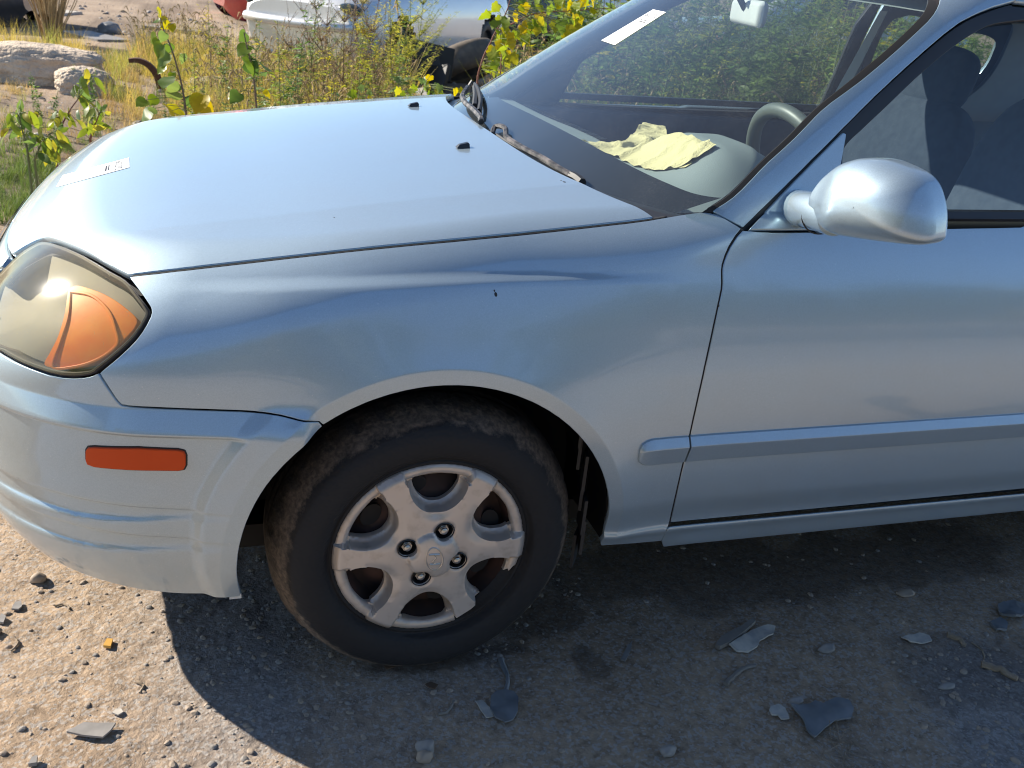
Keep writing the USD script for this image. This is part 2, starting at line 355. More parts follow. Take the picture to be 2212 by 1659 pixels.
def patch(name, poly, chart, material, parent, sp=.009, lip=.012, off=0.0, mirror=False, fun=None, extra=None):
    """A panel lying on the shell: a trimmed sheet with a rolled-in edge. Returns its prim."""
    A, tri, loops = triangulate(poly, sp, extra)
    P = chart.fwd(A)
    f = fun or getattr(chart, 'fun', None)
    if f is not None: N = grad(f, P)
    else:
        N = trimesh.Trimesh(P, tri, process=False).vertex_normals.copy()
        if (N @ np.array([-.5, 0, .8])).sum() < 0: N = -N
    fn = np.cross(P[tri[:, 1]]-P[tri[:, 0]], P[tri[:, 2]]-P[tri[:, 0]])
    if (fn*N[tri[:, 0]]).sum() < 0: tri = tri[:, ::-1]
    P = P + N*off
    V, NN, FF = [P], [N], [tri]; base = len(P)
    if lip:
        for L in loops:
            p, n = P[L], N[L]
            t = np.roll(p, -1, 0)-np.roll(p, 1, 0); t /= np.linalg.norm(t, axis=1)[:, None]+1e-12
            o = np.cross(t, n); o /= np.linalg.norm(o, axis=1)[:, None]+1e-12
            # outward = away from the nearest triangle side
            q = Point(*(A[L[0]]))
            cen = None
            a2 = A[L]; tt = np.roll(a2, -1, 0)-np.roll(a2, 1, 0); o2 = np.stack([tt[:, 1], -tt[:, 0]], 1); o2 /= np.linalg.norm(o2, axis=1)[:, None]+1e-12
            ins = shapely.contains_xy(poly, *(a2+o2*sp*.2).T).mean() > .5
            # map 2-d outward to 3-d by comparing with interior neighbours
            if ins: o2 = -o2
            e = chart.fwd(a2-o2*sp*.15)
            if ((p-n*off-e)*o).sum() < 0: o = -o
            r1 = p+o*.0011-n*.0013; r2 = p+o*.0012-n*lip
            k = len(L); i = np.arange(k); j = (i+1) % k
            b1 = base; b2 = base+k
            V += [r1, r2]; NN += [(n+o)/np.linalg.norm(n+o, axis=1)[:, None], o]
            for u, w in ((L, b1+i), (b1+i, b2+i)):
                u2, w2 = u[j], w[j]
                q1 = np.stack([u, u2, w2], 1); q2 = np.stack([u, w2, w], 1)
                FF += [q1, q2]
            base += 2*k
    V, NN, FF = np.vstack(V), np.vstack(NN), np.vstack(FF)
    fn = np.cross(V[FF[:, 1]]-V[FF[:, 0]], V[FF[:, 2]]-V[FF[:, 0]])
    flip = (fn*NN[FF].sum(1)).sum(1) < 0
    FF[flip] = FF[flip][:, ::-1]
    if mirror:
        V = V*[1, -1, 1]+[0, 1.67, 0]; NN = NN*[1, -1, 1]; FF = FF[:, ::-1]
    return mesh(name, (V, FF), material, parent, normals=NN)
CYL, SPH, TOP, SHEET = Cyl(), Sph(), Top(), Sheet()
def poly_px(chart, *pieces, fun=F, gap=.002):
    """pieces: ('p', pixel list) splined in the picture then dropped on the shell; ('s', 3-d points) as they are."""
    out = []
    for kind, pts in pieces:
        out.append(hit_px(spline(pts, 10), fun) if kind == 'p' else np.asarray(pts, float))
    P3 = np.vstack(out)
    p = fix_poly(chart.inv(P3))
    return fix_poly(p.buffer(-gap).simplify(.0004).exterior.coords) if gap else p
def on_side(x, z, fun=F):
    x, z = np.broadcast_arrays(np.asarray(x, float), np.asarray(z, float))
    O = np.stack([x, np.full(x.shape, -.5), z], 1)
    return march(fun, O, np.tile([0, 1.0, 0], (len(O), 1)), 0, 1.2, 300)[0]
def on_top(x, y):
    x, y = np.broadcast_arrays(np.asarray(x, float), np.asarray(y, float))
    return TOP.fwd(np.stack([x, y], 1))

car = thing('hatchback_car', 'silver blue two-door hatchback filling the foreground, front wheel and mirror towards us', 'car')
def arch(r, a0, a1, n=60):
    a = np.radians(np.linspace(a0, a1, n)); return on_side(r*np.cos(a), .283+r*np.sin(a))
AR = .338
# hood
hx = np.linspace(-.74, .74, 61)
rear_edge = [(.279+.026*v*v+.369*v**4, .835+v) for v in np.linspace(-.737, .737, 61)]
nearfront = hit_px(spline([(275, 597), (240, 578), (180, 543), (130, 522), (95, 514), (60, 527), (20, 552)], 6))[:, :2]
front_c = [(x, y) for x, y in zip(np.interp(np.linspace(0, 1, 30), [0, 1], [0, 1])*0-.735+.13*((np.linspace(nearfront[-1, 1], .835, 30)-.835)/.6)**2, np.linspace(nearfront[-1, 1], .835, 30))]
fx0 = nearfront[-1, 0]; kx = (fx0+.752)/((nearfront[-1, 1]-.835)**2)
front_c = [(-.752+kx*(y-.835)**2, y) for y in np.linspace(nearfront[-1, 1], .835, 20)]
gap_px = hit_px(spline([(275, 597), (540, 566), (800, 537), (1070, 511), (1260, 491), (1380, 477), (1441, 467)], 8))[:, :2]
half = list(map(tuple, gap_px[::-1])) + list(map(tuple, nearfront)) + front_c[1:]
full = half + [(x, 1.67-y) for x, y in half[::-1]] + [(x, y) for x, y in rear_edge[::-1]]
hood_poly = fix_poly(full)
hood_poly = fix_poly(hood_poly.buffer(-.0045).simplify(.0003).exterior.coords)
hood = patch('hood', hood_poly, TOP, 'silver_blue_paint', car, sp=.012, lip=.018)
# front fender
tipx = [(275, 597), (302, 632), (318, 655), (325, 671), (320, 690), (295, 730), (255, 770), (212, 806)]
bump_top = [(212, 806), (232, 838), (255, 870), (272, 878), (330, 882), (430, 886), (540, 890), (600, 897), (650, 909), (690, 913)]
seam = [(1441, 467), (1480, 461), (1530, 456), (1565, 470), (1605, 493)]
door_front = [(1605, 493), (1590, 511), (1573, 540), (1562, 570), (1560, 590), (1560, 620), (1553, 655), (1523, 794), (1490, 943), (1467, 1042), (1446, 1136)]
a0 = math.degrees(math.atan2(hit_px([(690, 913)])[0, 2]-.283, hit_px([(690, 913)])[0, 0]))
fender_poly = poly_px(CYL, ('p', tipx), ('p', bump_top), ('s', arch(AR, a0, -4)), ('p', [(1297, 1180), (1360, 1176), (1430, 1170)]), ('p', [(1430, 1170), (1446, 1136)]), ('p', door_front[::-1]), ('p', seam[::-1]),
                      ('s', hit_px(spline([(1441, 467), (1380, 477), (1260, 491), (1070, 511), (800, 537), (540, 566), (275, 597)], 8))), fun=FG, gap=.003)
CYLFG = Cyl(FG)
def arcs(chart, radii, a0, a1):
    out = []
    for r_ in radii:
        n = int(abs(math.radians(a1-a0))*r_/.0045); a = np.radians(np.linspace(a0, a1, n)); out.append(chart.inv(on_side(r_*np.cos(a), .283+r_*np.sin(a))))
    return np.vstack(out)
LIPR = (.3405, .345, .350, .356, .3615, .3640, .3655, .3670, .3695, .374)
fender = patch('front_fender', fender_poly, CYLFG, 'silver_blue_paint', car, sp=.007, extra=arcs(CYL, LIPR, -8, 130))
patch('front_fender', fender_poly, CYLFG, 'silver_blue_paint', car, sp=.014, mirror=True)
# door
dr = 1.74
belt = np.linspace(1.16, dr, 20)
door_poly = poly_px(CYL, ('p', door_front[::-1]), ('p', [(1605, 495), (1660, 499), (1720, 499), (1800, 498), (2035, 491), (2205, 488)]), ('s', on_side(np.linspace(1.2, dr, 12), np.linspace(.893, .905, 12))),
                    ('s', on_side([dr+.01, dr+.02, dr, dr-.02], [.8, .6, .45, .30])), ('s', on_side(np.linspace(dr-.03, 1.42, 10), np.linspace(.284, .284, 10))), ('p', [(2212, 1057), (1829, 1094), (1446, 1131)]), gap=.003)
door = patch('door', door_poly, CYL, 'silver_blue_paint', car, sp=.009)
patch('door', door_poly, CYL, 'silver_blue_paint', car, sp=.02, mirror=True)
# rocker panel under the door
rk = on_side(np.linspace(1.41, 2.0, 12), np.full(12, .281))
rb = on_side(np.linspace(2.0, .49, 24), np.full(24, .222))
rocker_poly = poly_px(CYL, ('p', [(1446, 1138), (1829, 1102), (2212, 1066)]), ('s', rk), ('s', rb), ('p', [(1430, 1168), (1438, 1150)]), gap=.001)
patch('rocker_panel', rocker_poly, CYL, 'silver_blue_paint', car, sp=.009)
patch('rocker_panel', rocker_poly, CYL, 'silver_blue_paint', car, sp=.03, mirror=True)
# bumper: from the arch round to the centre line, then mirrored
def sph_pt(P): return SPH.inv(np.asarray(P))
hl_low = [(212, 806), (190, 815), (150, 818), (110, 812), (65, 797), (30, 782), (2, 765)]
b_edge = arch(AR, 360-11 if False else 190, a0, 40)
cx = np.linspace(0, 1, 25)
hl_end = hit_px([(2, 765)])[0]
yy = np.linspace(hl_end[1], .835, 16)
front_top = np.stack([np.interp(yy, [yy[0], .835], [hl_end[0], -.78]), yy, np.interp(yy, [yy[0], .835], [hl_end[2], .60])], 1)
front_bot = march(F, np.stack([np.full(16, -1.5), np.linspace(.835, .30, 16), np.full(16, .218)], 1), np.tile([1.0, 0, 0], (16, 1)), 0, 1.2, 200)[0]
pf = np.linspace(math.atan2(.845-.25, .20), math.atan2(.087, .48), 30); zb_ = np.linspace(.218, .213, 30)
bot = march(F, np.stack([np.full(30, -.25), np.full(30, .5), zb_], 1), np.stack([-np.sin(pf), -np.cos(pf), 0*pf], 1), 1.2, .02, 200)[0]
bp = np.vstack([sph_pt(hit_px(spline(bump_top[::-1], 8))), sph_pt(hit_px(spline(hl_low, 8))), sph_pt(front_top), sph_pt(front_bot), sph_pt(bot), sph_pt(b_edge)])
bumper_poly = fix_poly(fix_poly(bp).buffer(-.0015).simplify(.0003).exterior.coords)
pe = np.linspace(.08, 1.7, 170)
bumper = patch('bumper', bumper_poly, SPH, 'silver_blue_paint', car, sp=.0055, extra=np.vstack([arcs(SPH, LIPR, 120, 192)]+[SPH.inv(march(F, np.stack([np.full(170, -.25), np.full(170, .5), np.full(170, z_)], 1), np.stack([-np.sin(pe), -np.cos(pe), 0*pe], 1), 1.2, .02, 200)[0]) for z_ in (.5325, .5345, .537, .5395, .5425, .575, .579, .4055, .402, .3985, .376, .369, .3625, .3485, .345, .3415, .314, .307, .3005)]))
patch('bumper', bumper_poly, SPH, 'silver_blue_paint', car, sp=.016, mirror=True)
# ------------------------------------------------------------------ more car materials
mat('glass_black', (.02, .022, .025), .12)
mat('seal_rubber', (.030, .024, .022), .6)
mat('trim_grey', (.50, .51, .49), .7, noise=(14, (.56, .57, .55), .3, .7))
mat('strip_pale', (.62, .70, .70), .5)
mat('dash_grey', (.20, .235, .235), .62, bump=(420, .35, .002))
mat('seat_cloth', (.045, .062, .095), .9, noise=(30, (.065, .085, .12), .35, .65), bump=(500, .3, .002))
mat('steering_grey', (.085, .10, .09), .45)
mat('paper_towel', (.66, .57, .30), .9, bump=(210, .9, .004))
mat('sticker_white', (.82, .82, .80), .5)
mat('print_black', (.03, .03, .035), .6)
mat('wiper_black', (.022, .021, .021), .5, noise=(40, (.16, .14, .13), .45, .7))
mat('hub_silver', (.52, .46, .40), .40, .45, noise=(45, (.41, .355, .295), .52, .75), coat_weight=.25, coat_roughness=.25)
mat('nut_steel', (.55, .53, .50), .3, .9)
mat('wheel_steel', (.045, .028, .024), .75, .1, noise=(22, (.09, .045, .035), .45, .7))
mat('chrome', (.75, .75, .75), .12, 1.0)
mat('reflector_silver', (.25, .25, .225), .7, 0.0)
mat('amber_plastic', (.80, .20, .004), .4, 0.0, noise=(26, (.84, .29, .02), .35, .7), specular_ior_level=.25)
mat('marker_orange', (.60, .062, .006), .38, 0.0, bump=(900, .3, .0015), specular_ior_level=.3)
MAT['headlight_lens'] = usdkit.material(stage, '/World/Looks/headlight_lens', {
    't': ('transparent_bsdf', {'color': (.93, .90, .80)}), 'gl': ('glossy_bsdf', {'color': (1, 1, 1), 'roughness': .09}), 'lw': ('layer_weight', {'blend': .5}), 'pw': ('math', {'math_type': 'power', 'value2': 5.0}), 'f': ('math', {'math_type': 'multiply_add', 'value2': .94, 'value3': .06}),
    'm': ('mix_closure', {}), 'd': ('diffuse_bsdf', {'color': (.42, .35, .17)}), 'g': ('texture_coordinate', {}),
    'n1': ('noise_texture', {'scale': 9.0, 'detail': 6.0, 'roughness': .65}), 'v': ('noise_texture', {'scale': 130.0, 'detail': 3.0, 'distortion': 1.5}),
    'r1': ('map_range', {'from_min': .35, 'from_max': .75, 'to_min': .08, 'to_max': .26, 'clamp': True}),
    'r2': ('map_range', {'from_min': .66, 'from_max': .74, 'to_min': 0.0, 'to_max': .5, 'clamp': True}),
    'mx': ('math', {'math_type': 'maximum'}), 'm2': ('mix_closure', {})},
    [('lw.facing', 'pw.value1'), ('pw.value', 'f.value1'), ('f.value', 'm.fac'), ('t.BSDF', 'm.closure1'), ('gl.BSDF', 'm.closure2'), ('g.object', 'n1.vector'), ('g.object', 'v.vector'), ('n1.fac', 'r1.value'), ('v.fac', 'r2.value'),
     ('r1.result', 'mx.value1'), ('r2.result', 'mx.value2'), ('mx.value', 'm2.fac'), ('m.closure', 'm2.closure1'), ('d.BSDF', 'm2.closure2')], surface='m2.closure')
# tyre: dull black sidewall, dusty brown scuffed shoulder and tread (object space: axis along y)
MAT['tyre_rubber'] = usdkit.material(stage, '/World/Looks/tyre_rubber', {
    'g': ('texture_coordinate', {}), 's': ('separate_xyz', {}), 'c': ('combine_xyz', {'y': 0.0}), 'len': ('vector_math', {'math_type': 'length'}),
    'n': ('noise_texture', {'scale': 28.0, 'detail': 8.0, 'roughness': .7}), 'n2': ('noise_texture', {'scale': 120.0, 'detail': 5.0}),
    'na': ('math', {'math_type': 'multiply_add', 'value2': .05, 'value3': -.025}), 'add': ('math', {'math_type': 'add'}),
    'ramp': ('rgb_ramp', {'ramp': [(0, (0, 0, 0)), (.42, (0, 0, 0)), (.50, (1, 1, 1)), (.60, (.85, .85, .85)), (.66, (.30, .30, .30)), (1, (.36, .36, .36))]}),
    'mr': ('map_range', {'from_min': .20, 'from_max': .32, 'to_min': 0.0, 'to_max': 1.0, 'clamp': True}),
    'n3': ('map_range', {'from_min': .35, 'from_max': .65, 'to_min': 0.35, 'to_max': 1.0, 'clamp': True}), 'mul': ('math', {'math_type': 'multiply'}),
    'bw': ('rgb_to_bw', {}), 'mx': ('mix_color', {'a': (.012, .012, .013), 'b': (.15, .115, .085)}),
    'b': ('bump', {'strength': .5, 'distance': .004}), 'p': ('principled_bsdf', {'roughness': .7, 'specular_ior_level': .35})},
    [('g.object', 's.vector'), ('s.x', 'c.x'), ('s.z', 'c.z'), ('c.vector', 'len.vector1'), ('g.object', 'n.vector'), ('g.object', 'n2.vector'), ('n.fac', 'na.value1'),
     ('len.value', 'add.value1'), ('na.value', 'add.value2'), ('add.value', 'mr.value'), ('mr.result', 'ramp.fac'), ('ramp.color', 'bw.color'), ('n2.fac', 'n3.value'),
     ('bw.val', 'mul.value1'), ('n3.result', 'mul.value2'), ('mul.value', 'mx.fac'), ('mx.result', 'p.base_color'), ('n2.fac', 'b.height'), ('b.normal', 'p.normal')], surface='p.BSDF')

# ------------------------------------------------------------------ inner shells, so that the gaps between the panels are dark
ic = np.radians(np.linspace(8, 160, 40))
inner_side = fix_poly(np.vstack([CYL.inv(on_side(np.linspace(dr, .385, 30), np.full(30, .27))), CYL.inv(on_side(.365*np.cos(ic), .283+.365*np.sin(ic))), CYL.inv(on_top(np.linspace(-.38, dr, 40), np.full(40, .16)))]))
for m in (False, True):
    patch('inner_panel', inner_side, CYL, 'dark_inside', car, sp=.03, lip=0, off=-.02, mirror=m)
hood_in = patch('hood_liner', fix_poly(hood_poly.buffer(.02).exterior.coords), TOP, 'dark_inside', car, sp=.04, lip=0, off=-.03)
core = hit_px([(700, 960), (640, 860), (470, 720), (420, 640), (250, 1180), (480, 1230), (40, 900)])
core = np.vstack([core, core*[1, -1, 1]+[0, 1.67, 0]]); core = core.mean(0)+(core-core.mean(0))*.80
mesh('front_core', trimesh.convex.convex_hull(core), 'dark_inside', car)
# floor, engine block, firewall, wheel wells
mesh('underbody', cat(box(2.7, 1.36, .06, (1.83, .835, .25)), box(.95, 1.02, .30, (-.02, .835, .45)), box(.04, 1.4, .5, (.47, .835, .55)), box(.1, 1.2, .3, (-.60, .835, .42)), box(3.0, 1.2, .05, (1.0, .835, .21))), 'dark_inside', car)
for s in (0, 1):
    for wx in (0, 2.44):
        a = np.linspace(-.12, np.pi+.12, 40)
        V = np.vstack([np.stack([wx+.362*np.cos(a), np.full(40, yy), .283+.362*np.sin(a)], 1) for yy in (.075, .30)]); Ff = [[i, i+1, 41+i] for i in range(39)] + [[i, 41+i, 40+i] for i in range(39)]
        m = trimesh.Trimesh(V, Ff, process=False)
        disc = np.vstack([[[wx, .30, .283]], np.stack([wx+.362*np.cos(a), np.full(40, .30), .283+.362*np.sin(a)], 1)])
        m = cat(m, trimesh.Trimesh(disc, [[0, i+1, i+2] for i in range(39)], process=False))
        if s: m.vertices[:, 1] = 1.67-m.vertices[:, 1]
        mesh('wheel_well', m, 'dark_inside', car)
# torn liner edge hanging behind the wheel
rg = np.random.default_rng(3)
tl = []
for i in range(7):
    z0 = .50-.045*i; x0 = .283+.04*(1-((z0-.283)/.3)**2)
    w = .05+.03*rg.random()
    tl.append(T(box(.035+.02*rg.random(), .006, .075, bev=0), (x0-.022+.006*rg.random(), .05+.02*rg.random(), z0), ([0, 0, 1], 50+30*rg.random())))
mesh('torn_liner', cat(*tl), 'rubber_black', car)

# ------------------------------------------------------------------ glasshouse
pil_in = [(1538, 455), (1590, 420), (1655, 353), (1716, 297), (1781, 231), (1860, 172), (1947, 98), (2005, 43), (2026, 12), (2031, -8)]
pil_out = [(1605, 493), (1720, 380), (1828, 272), (1908, 193), (2008, 103), (2075, 50), (2141, 18), (2212, -3)]
G_CYL = Cyl(G)
rail_top = march(G, np.stack([np.linspace(1.10, 1.9, 12), np.full(12, .30), np.zeros(12)], 1), np.tile([0, 0, 1.0], (12, 1)), 1.7, .8, 120)[0]
rail_bot = on_side(np.linspace(1.9, 1.18, 12), np.full(12, 1.292), G)
pil_poly = poly_px(G_CYL, ('p', [(1605, 493), (1570, 473), (1538, 455)]), ('p', pil_in), ('s', rail_top), ('s', rail_bot), ('p', pil_out[::-1]), fun=G, gap=.0015)
pillar = patch('windscreen_pillar', pil_poly, G_CYL, 'silver_blue_paint', car, sp=.008)
patch('windscreen_pillar', pil_poly, G_CYL, 'silver_blue_paint', car, sp=.02, mirror=True)
pin = fix_poly(pil_poly.buffer(.012))
for m in (False, True): patch('pillar_inner', pin, G_CYL, 'dark_inside', car, sp=.02, lip=0, off=-.016, mirror=m)
# windscreen sheet and its rubber
def ws_hit(px): return march(lambda p: XW(p[:, 1], p[:, 2])-p[:, 0], CAM, px_ray(px), .6, 3.5, 400)[0]
glass_edge = ws_hit(spline([(1500, 470), (1518, 457), (1575, 420), (1640, 353), (1700, 297), (1761, 235), (1840, 170), (1925, 98), (1985, 40), (2003, 12), (2006, -10)], 6))[:, 1:]
top_c = [(y, 1.285+.03*(1-((y-.835)/.55)**2)) for y in np.linspace(.30, .835, 8)]
bot_c = [(y, .875) for y in np.linspace(.835, .14, 12)]
halfw = [tuple(p) for p in glass_edge] + top_c
ws_poly = fix_poly([(y, z) for y, z in bot_c] + halfw + [(1.67-y, z) for y, z in halfw[::-1]] + [(1.67-y, z) for y, z in bot_c[::-1]])
ws = patch('windscreen', ws_poly, SHEET, 'windshield_glass', car, sp=.03, lip=0)
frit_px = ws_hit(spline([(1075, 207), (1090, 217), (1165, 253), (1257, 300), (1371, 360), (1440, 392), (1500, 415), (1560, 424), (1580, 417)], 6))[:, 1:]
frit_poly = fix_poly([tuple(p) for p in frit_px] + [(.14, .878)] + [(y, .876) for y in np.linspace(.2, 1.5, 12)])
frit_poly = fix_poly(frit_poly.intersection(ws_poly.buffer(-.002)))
patch('shade_band', frit_poly, SHEET, 'frit_black', ws, sp=.03, lip=0, off=-.004)  # black sheet under the glass stands in for the shaded gap before the dash
for m in (False, True):
    sp_ = poly_px(G_CYL, ('p', pil_in), ('p', [(2006, -8), (2003, 12), (1985, 40), (1925, 98), (1840, 170), (1761, 235), (1700, 297), (1640, 353), (1575, 420), (1518, 457)]), fun=G, gap=0)
    patch('windscreen_seal', sp_, G_CYL, 'seal_rubber', ws, sp=.008, off=-.003, lip=.01, mirror=m)
# roof
roof_front = [(XW(y, 1.30)+.012, y) for y in np.linspace(.30, 1.37, 20)]
roof_poly = fix_poly(roof_front + [(2.75, 1.33), (2.80, .835), (2.75, .34)])
patch('roof', roof_poly, Top(G), 'silver_blue_paint', car, sp=.04)
patch('headliner', fix_poly(roof_poly.buffer(-.01)), Top(G), 'dash_grey', car, sp=.08, lip=0, off=-.05)
# black frame round the side window, glass, mirror sail
win_px = [(1815, 362), (1831, 317), (1870, 278), (1918, 233), (1995, 160), (2068, 100), (2141, 57), (2212, 43)]
win_top = on_side(np.linspace(1.22, 1.70, 8), np.linspace(1.263, 1.268, 8), G)
win3 = np.vstack([hit_px(spline(win_px, 6), G), win_top])
fr_top = on_side(np.linspace(1.18, 1.735, 8), np.full(8, 1.289), G)
b_post = on_side([1.735, 1.74, 1.74], [1.2, 1.05, .90], G)
fr_poly = fix_poly(np.vstack([G_CYL.inv(hit_px(spline(pil_out, 8), G)), G_CYL.inv(fr_top), G_CYL.inv(b_post), G_CYL.inv(on_side([1.69, 1.69, 1.68], [.90, 1.05, 1.2], G)), G_CYL.inv(win3[::-1]), G_CYL.inv(hit_px([(1800, 420), (1790, 497), (1700, 497), (1620, 497)], FG))]))
fr_poly = fix_poly(fr_poly.buffer(-.0015))
gl_poly = fix_poly(np.vstack([G_CYL.inv(win3), G_CYL.inv(on_side([1.69, 1.70, 1.70], [1.2, 1.05, .88], G)), G_CYL.inv(on_side([1.3, .66, .66], [.875, .875, .93], G))])).buffer(.006)
for m in (False, True):
    patch('window_frame', fr_poly, G_CYL, 'trim_black', car, sp=.012, off=-.006, mirror=m)
    patch('door_glass', fix_poly(gl_poly), G_CYL, 'side_glass', car, sp=.05, lip=0, off=-.014, mirror=m)
sail_poly = poly_px(G_CYL, ('p', [(1618, 496), (1720, 388), (1815, 292), (1822, 287)]), ('p', [(1822, 287), (1827, 290), (1824, 310)]), ('p', [(1824, 310), (1815, 355), (1803, 420), (1795, 496)]), ('p', [(1795, 496), (1700, 496.5), (1618, 496)]), fun=FG, gap=.001)
belt_x = np.linspace(.70, 1.735, 24)
for m in (False, True):
    sec = []
    for x in belt_x:
        z = .8935+(x-.7)*.0125; sec.append([[x, .086, z-.006], [x, .080, z+.001], [x, .088, z+.013], [x, .104, z+.013], [x, .106, z-.006]])
    sec = np.array(sec); k = 5; V = sec.reshape(-1, 3).copy(); Ff = []
    for i in range(len(belt_x)-1):
        for j in range(k-1):
            a = i*k+j; Ff += [[a, a+k, a+k+1], [a, a+k+1, a+1]]
    if m: V[:, 1] = 1.67-V[:, 1]
    mesh('belt_moulding', (V, np.array(Ff)), 'trim_black', car, smooth=30)
# quarter panel with its window, both sides
arc = np.radians(np.linspace(172, 8, 40))
wl = on_side(2.44+.345*np.cos(arc), .283+.345*np.sin(arc), FG)
q3 = [on_side([1.765, 1.77, 1.765, 1.755, 1.752, 1.75], [.30, .5, .7, .88, 1.1, 1.288], FG), on_side(np.linspace(1.8, 2.7, 12), np.linspace(1.288, 1.262, 12), FG), on_side([2.95, 3.1, 3.2, 3.24], [1.10, .98, .90, .60], FG), on_side([3.24, 2.80], [.30, .27], FG), wl[::-1], on_side([2.06, 1.9], [.285, .285], FG)]
qp = fix_poly(np.vstack([CYLFG.inv(p) for p in q3]))
qwin = [(1.83, .955), (2.14, .962), (2.22, 1.0), (2.285, 1.08), (2.285, 1.15), (2.25, 1.205), (2.10, 1.225), (1.81, 1.238)]
qw3 = on_side(*np.array(spline(qwin+[qwin[0]], 4)).T, fun=G)
qw = fix_poly(CYLFG.inv(qw3))
qp = fix_poly(qp.buffer(-.002)); qpc = qp.difference(qw)
for m in (False, True):
    patch('quarter_panel', qpc if qpc.geom_type == 'Polygon' else max(qpc.geoms, key=lambda g: g.area), CYLFG, 'silver_blue_paint', car, sp=.025, mirror=m)
    patch('quarter_glass', fix_poly(qw.buffer(.008)), CYLFG, 'side_glass', car, sp=.06, lip=0, off=-.01, mirror=m)
    tr = fix_poly(CYLFG.inv(np.vstack([on_side([1.74, 1.72], [.93, 1.27], G), on_side([2.0, 2.7], [1.27, 1.25], G), on_side([2.9, 2.6, 2.4], [1.1, .95, .92], G)])))
    trc = tr.difference(qw.buffer(.022))
    patch('pillar_trim', trc if trc.geom_type == 'Polygon' else max(trc.geoms, key=lambda g: g.area), CYLFG, 'trim_grey', car, sp=.04, lip=0, off=-.035, mirror=m)
    patch('window_rubber', fix_poly(qw.buffer(.026)).difference(qw.buffer(-.004)), CYLFG, 'trim_black', car, sp=.03, lip=0, off=-.016, mirror=m)
    # bare inside of the door and its post
    yy = 1.67-.15 if m else .15
    mesh('door_trim', box(1.25, .03, .50, (1.12, yy, .62), bev=.012), 'seat_cloth', car)
    st = fix_poly(CYLFG.inv(np.vstack([on_side([1.690, 1.735], [.90, .90], G), on_side([1.75, 1.75], [1.1, 1.262], G), on_side([1.722, 1.712], [1.262, 1.1], G)])))
    patch('post_strip', st, CYLFG, 'strip_pale', car, sp=.03, lip=0, off=-.045, mirror=m)
# tail: a closing panel with the rear window in it
class Tail:
    def __init__(s): s.fun = FG; s.c = np.array([2.8, .835, .75])
    def fwd(s, q):
        a, e = q[:, 0], q[:, 1]; D = np.stack([np.cos(a)*np.cos(e), np.sin(a)*np.cos(e), np.sin(e)], 1)
        return march(FG, s.c, D, 1.6, .02, 160)[0]
    def inv(s, p): d = p-s.c; return np.stack([np.arctan2(d[:, 1], d[:, 0]), np.arctan2(d[:, 2], np.hypot(d[:, 0], d[:, 1]))], 1)
TAIL = Tail()
rw_ = Polygon([(-.62, .28), (.62, .28), (.75, .85), (-.75, .85)]).buffer(.04)
patch('tailgate', Polygon([(-1.0, -.55), (1.0, -.55), (1.05, .2), (.98, 1.0), (-.98, 1.0), (-1.05, .2)]).difference(rw_), TAIL, 'silver_blue_paint', car, sp=.05)
patch('rear_glass', rw_.buffer(.02), TAIL, 'side_glass', car, sp=.08, lip=0, off=-.01)

# ------------------------------------------------------------------ door mirror
mir = UsdGeom.Xform.Define(stage, numbered(pathof(car)+'/door_mirror'))
patch('mirror_base', sail_poly, CYLFG, 'silver_blue_paint', mir, sp=.006, off=.002, lip=.01)
m_o = np.array([.60, .0, .945]); m_l = np.array([.30, -.954, .0]); m_h = np.array([0, 0, 1.0]); m_n = np.array([-.954, -.30, 0])
def plane_hit(px): d = px_ray(px); t = ((m_o-CAM) @ m_n)/(d @ m_n); return CAM + d*t[:, None]
mo_px = [(1742, 445), (1744, 425), (1756, 404), (1775, 382), (1808, 357), (1840, 344), (1875, 338), (1925, 343), (1981, 367), (2010, 393), (2024, 425), (2031, 460), (2031, 495), (2027, 520), (2012, 530), (1985, 531), (1935, 526), (1875, 518), (1808, 506), (1765, 488), (1746, 468)]
mo = plane_hit(spline(mo_px+[mo_px[0]], 6)[:-1]); mlh = np.stack([(mo-m_o) @ m_l, (mo-m_o) @ m_h], 1); mlh = mlh.mean(0)+(mlh-mlh.mean(0))*[.955, .975]
mc = np.array([mlh[:, 0].min()*.42+mlh[:, 0].max()*.58, mlh[:, 1].mean()*.5+mlh[:, 1].min()*.25+mlh[:, 1].max()*.25])
def dome(out, D, ks):
    n = len(out); V = []
    for rho, dd in ks:
        q = mc+(out-mc)*rho; w = .35+.65*sst(out[:, 0].min(), out[:, 0].min()+.10, q[:, 0])
        V.append(m_o+q[:, :1]*m_l+q[:, 1:]*m_h+(dd*D*w)[:, None]*m_n)
    V = np.vstack(V); Ff = []
    for i in range(len(ks)-1):
        for j in range(n):
            p, q = i*n+j, i*n+(j+1) % n; Ff += [[p, q, q+n], [p, q+n, p+n]]
    return V, np.array(Ff)
rho = np.sin(np.linspace(0.01, np.pi/2, 26)); ks = [(r_, (1-r_**2.4)**.5) for r_ in rho]+[(1.0, -.12), (1.0, -.30), (.985, -.40), (.955, -.43), (.93, -.40), (.915, -.30)]
mesh('mirror_housing', dome(mlh, .075, ks), 'silver_blue_paint', mir, smooth=60)
mesh('mirror_glass', dome(mlh, .075, [(.92, -.30), (.5, -.295), (.01, -.29)]), 'chrome', mir, smooth=True)
f0 = hit_px([(1722, 452)], FG)[0]; f1 = m_o+(mlh[:, 0].min()+.035)*m_l+m_n*.010+m_h*(-.010)+m_l*.03
mesh('mirror_foot', tube(spline([f0+[.0, .03, 0], f0+[0, -.002, .002], f0*.5+f1*.5+[-.004, 0, .004], f1], 6), np.linspace(.036, .030, 19), 20), 'silver_blue_paint', mir, smooth=50)
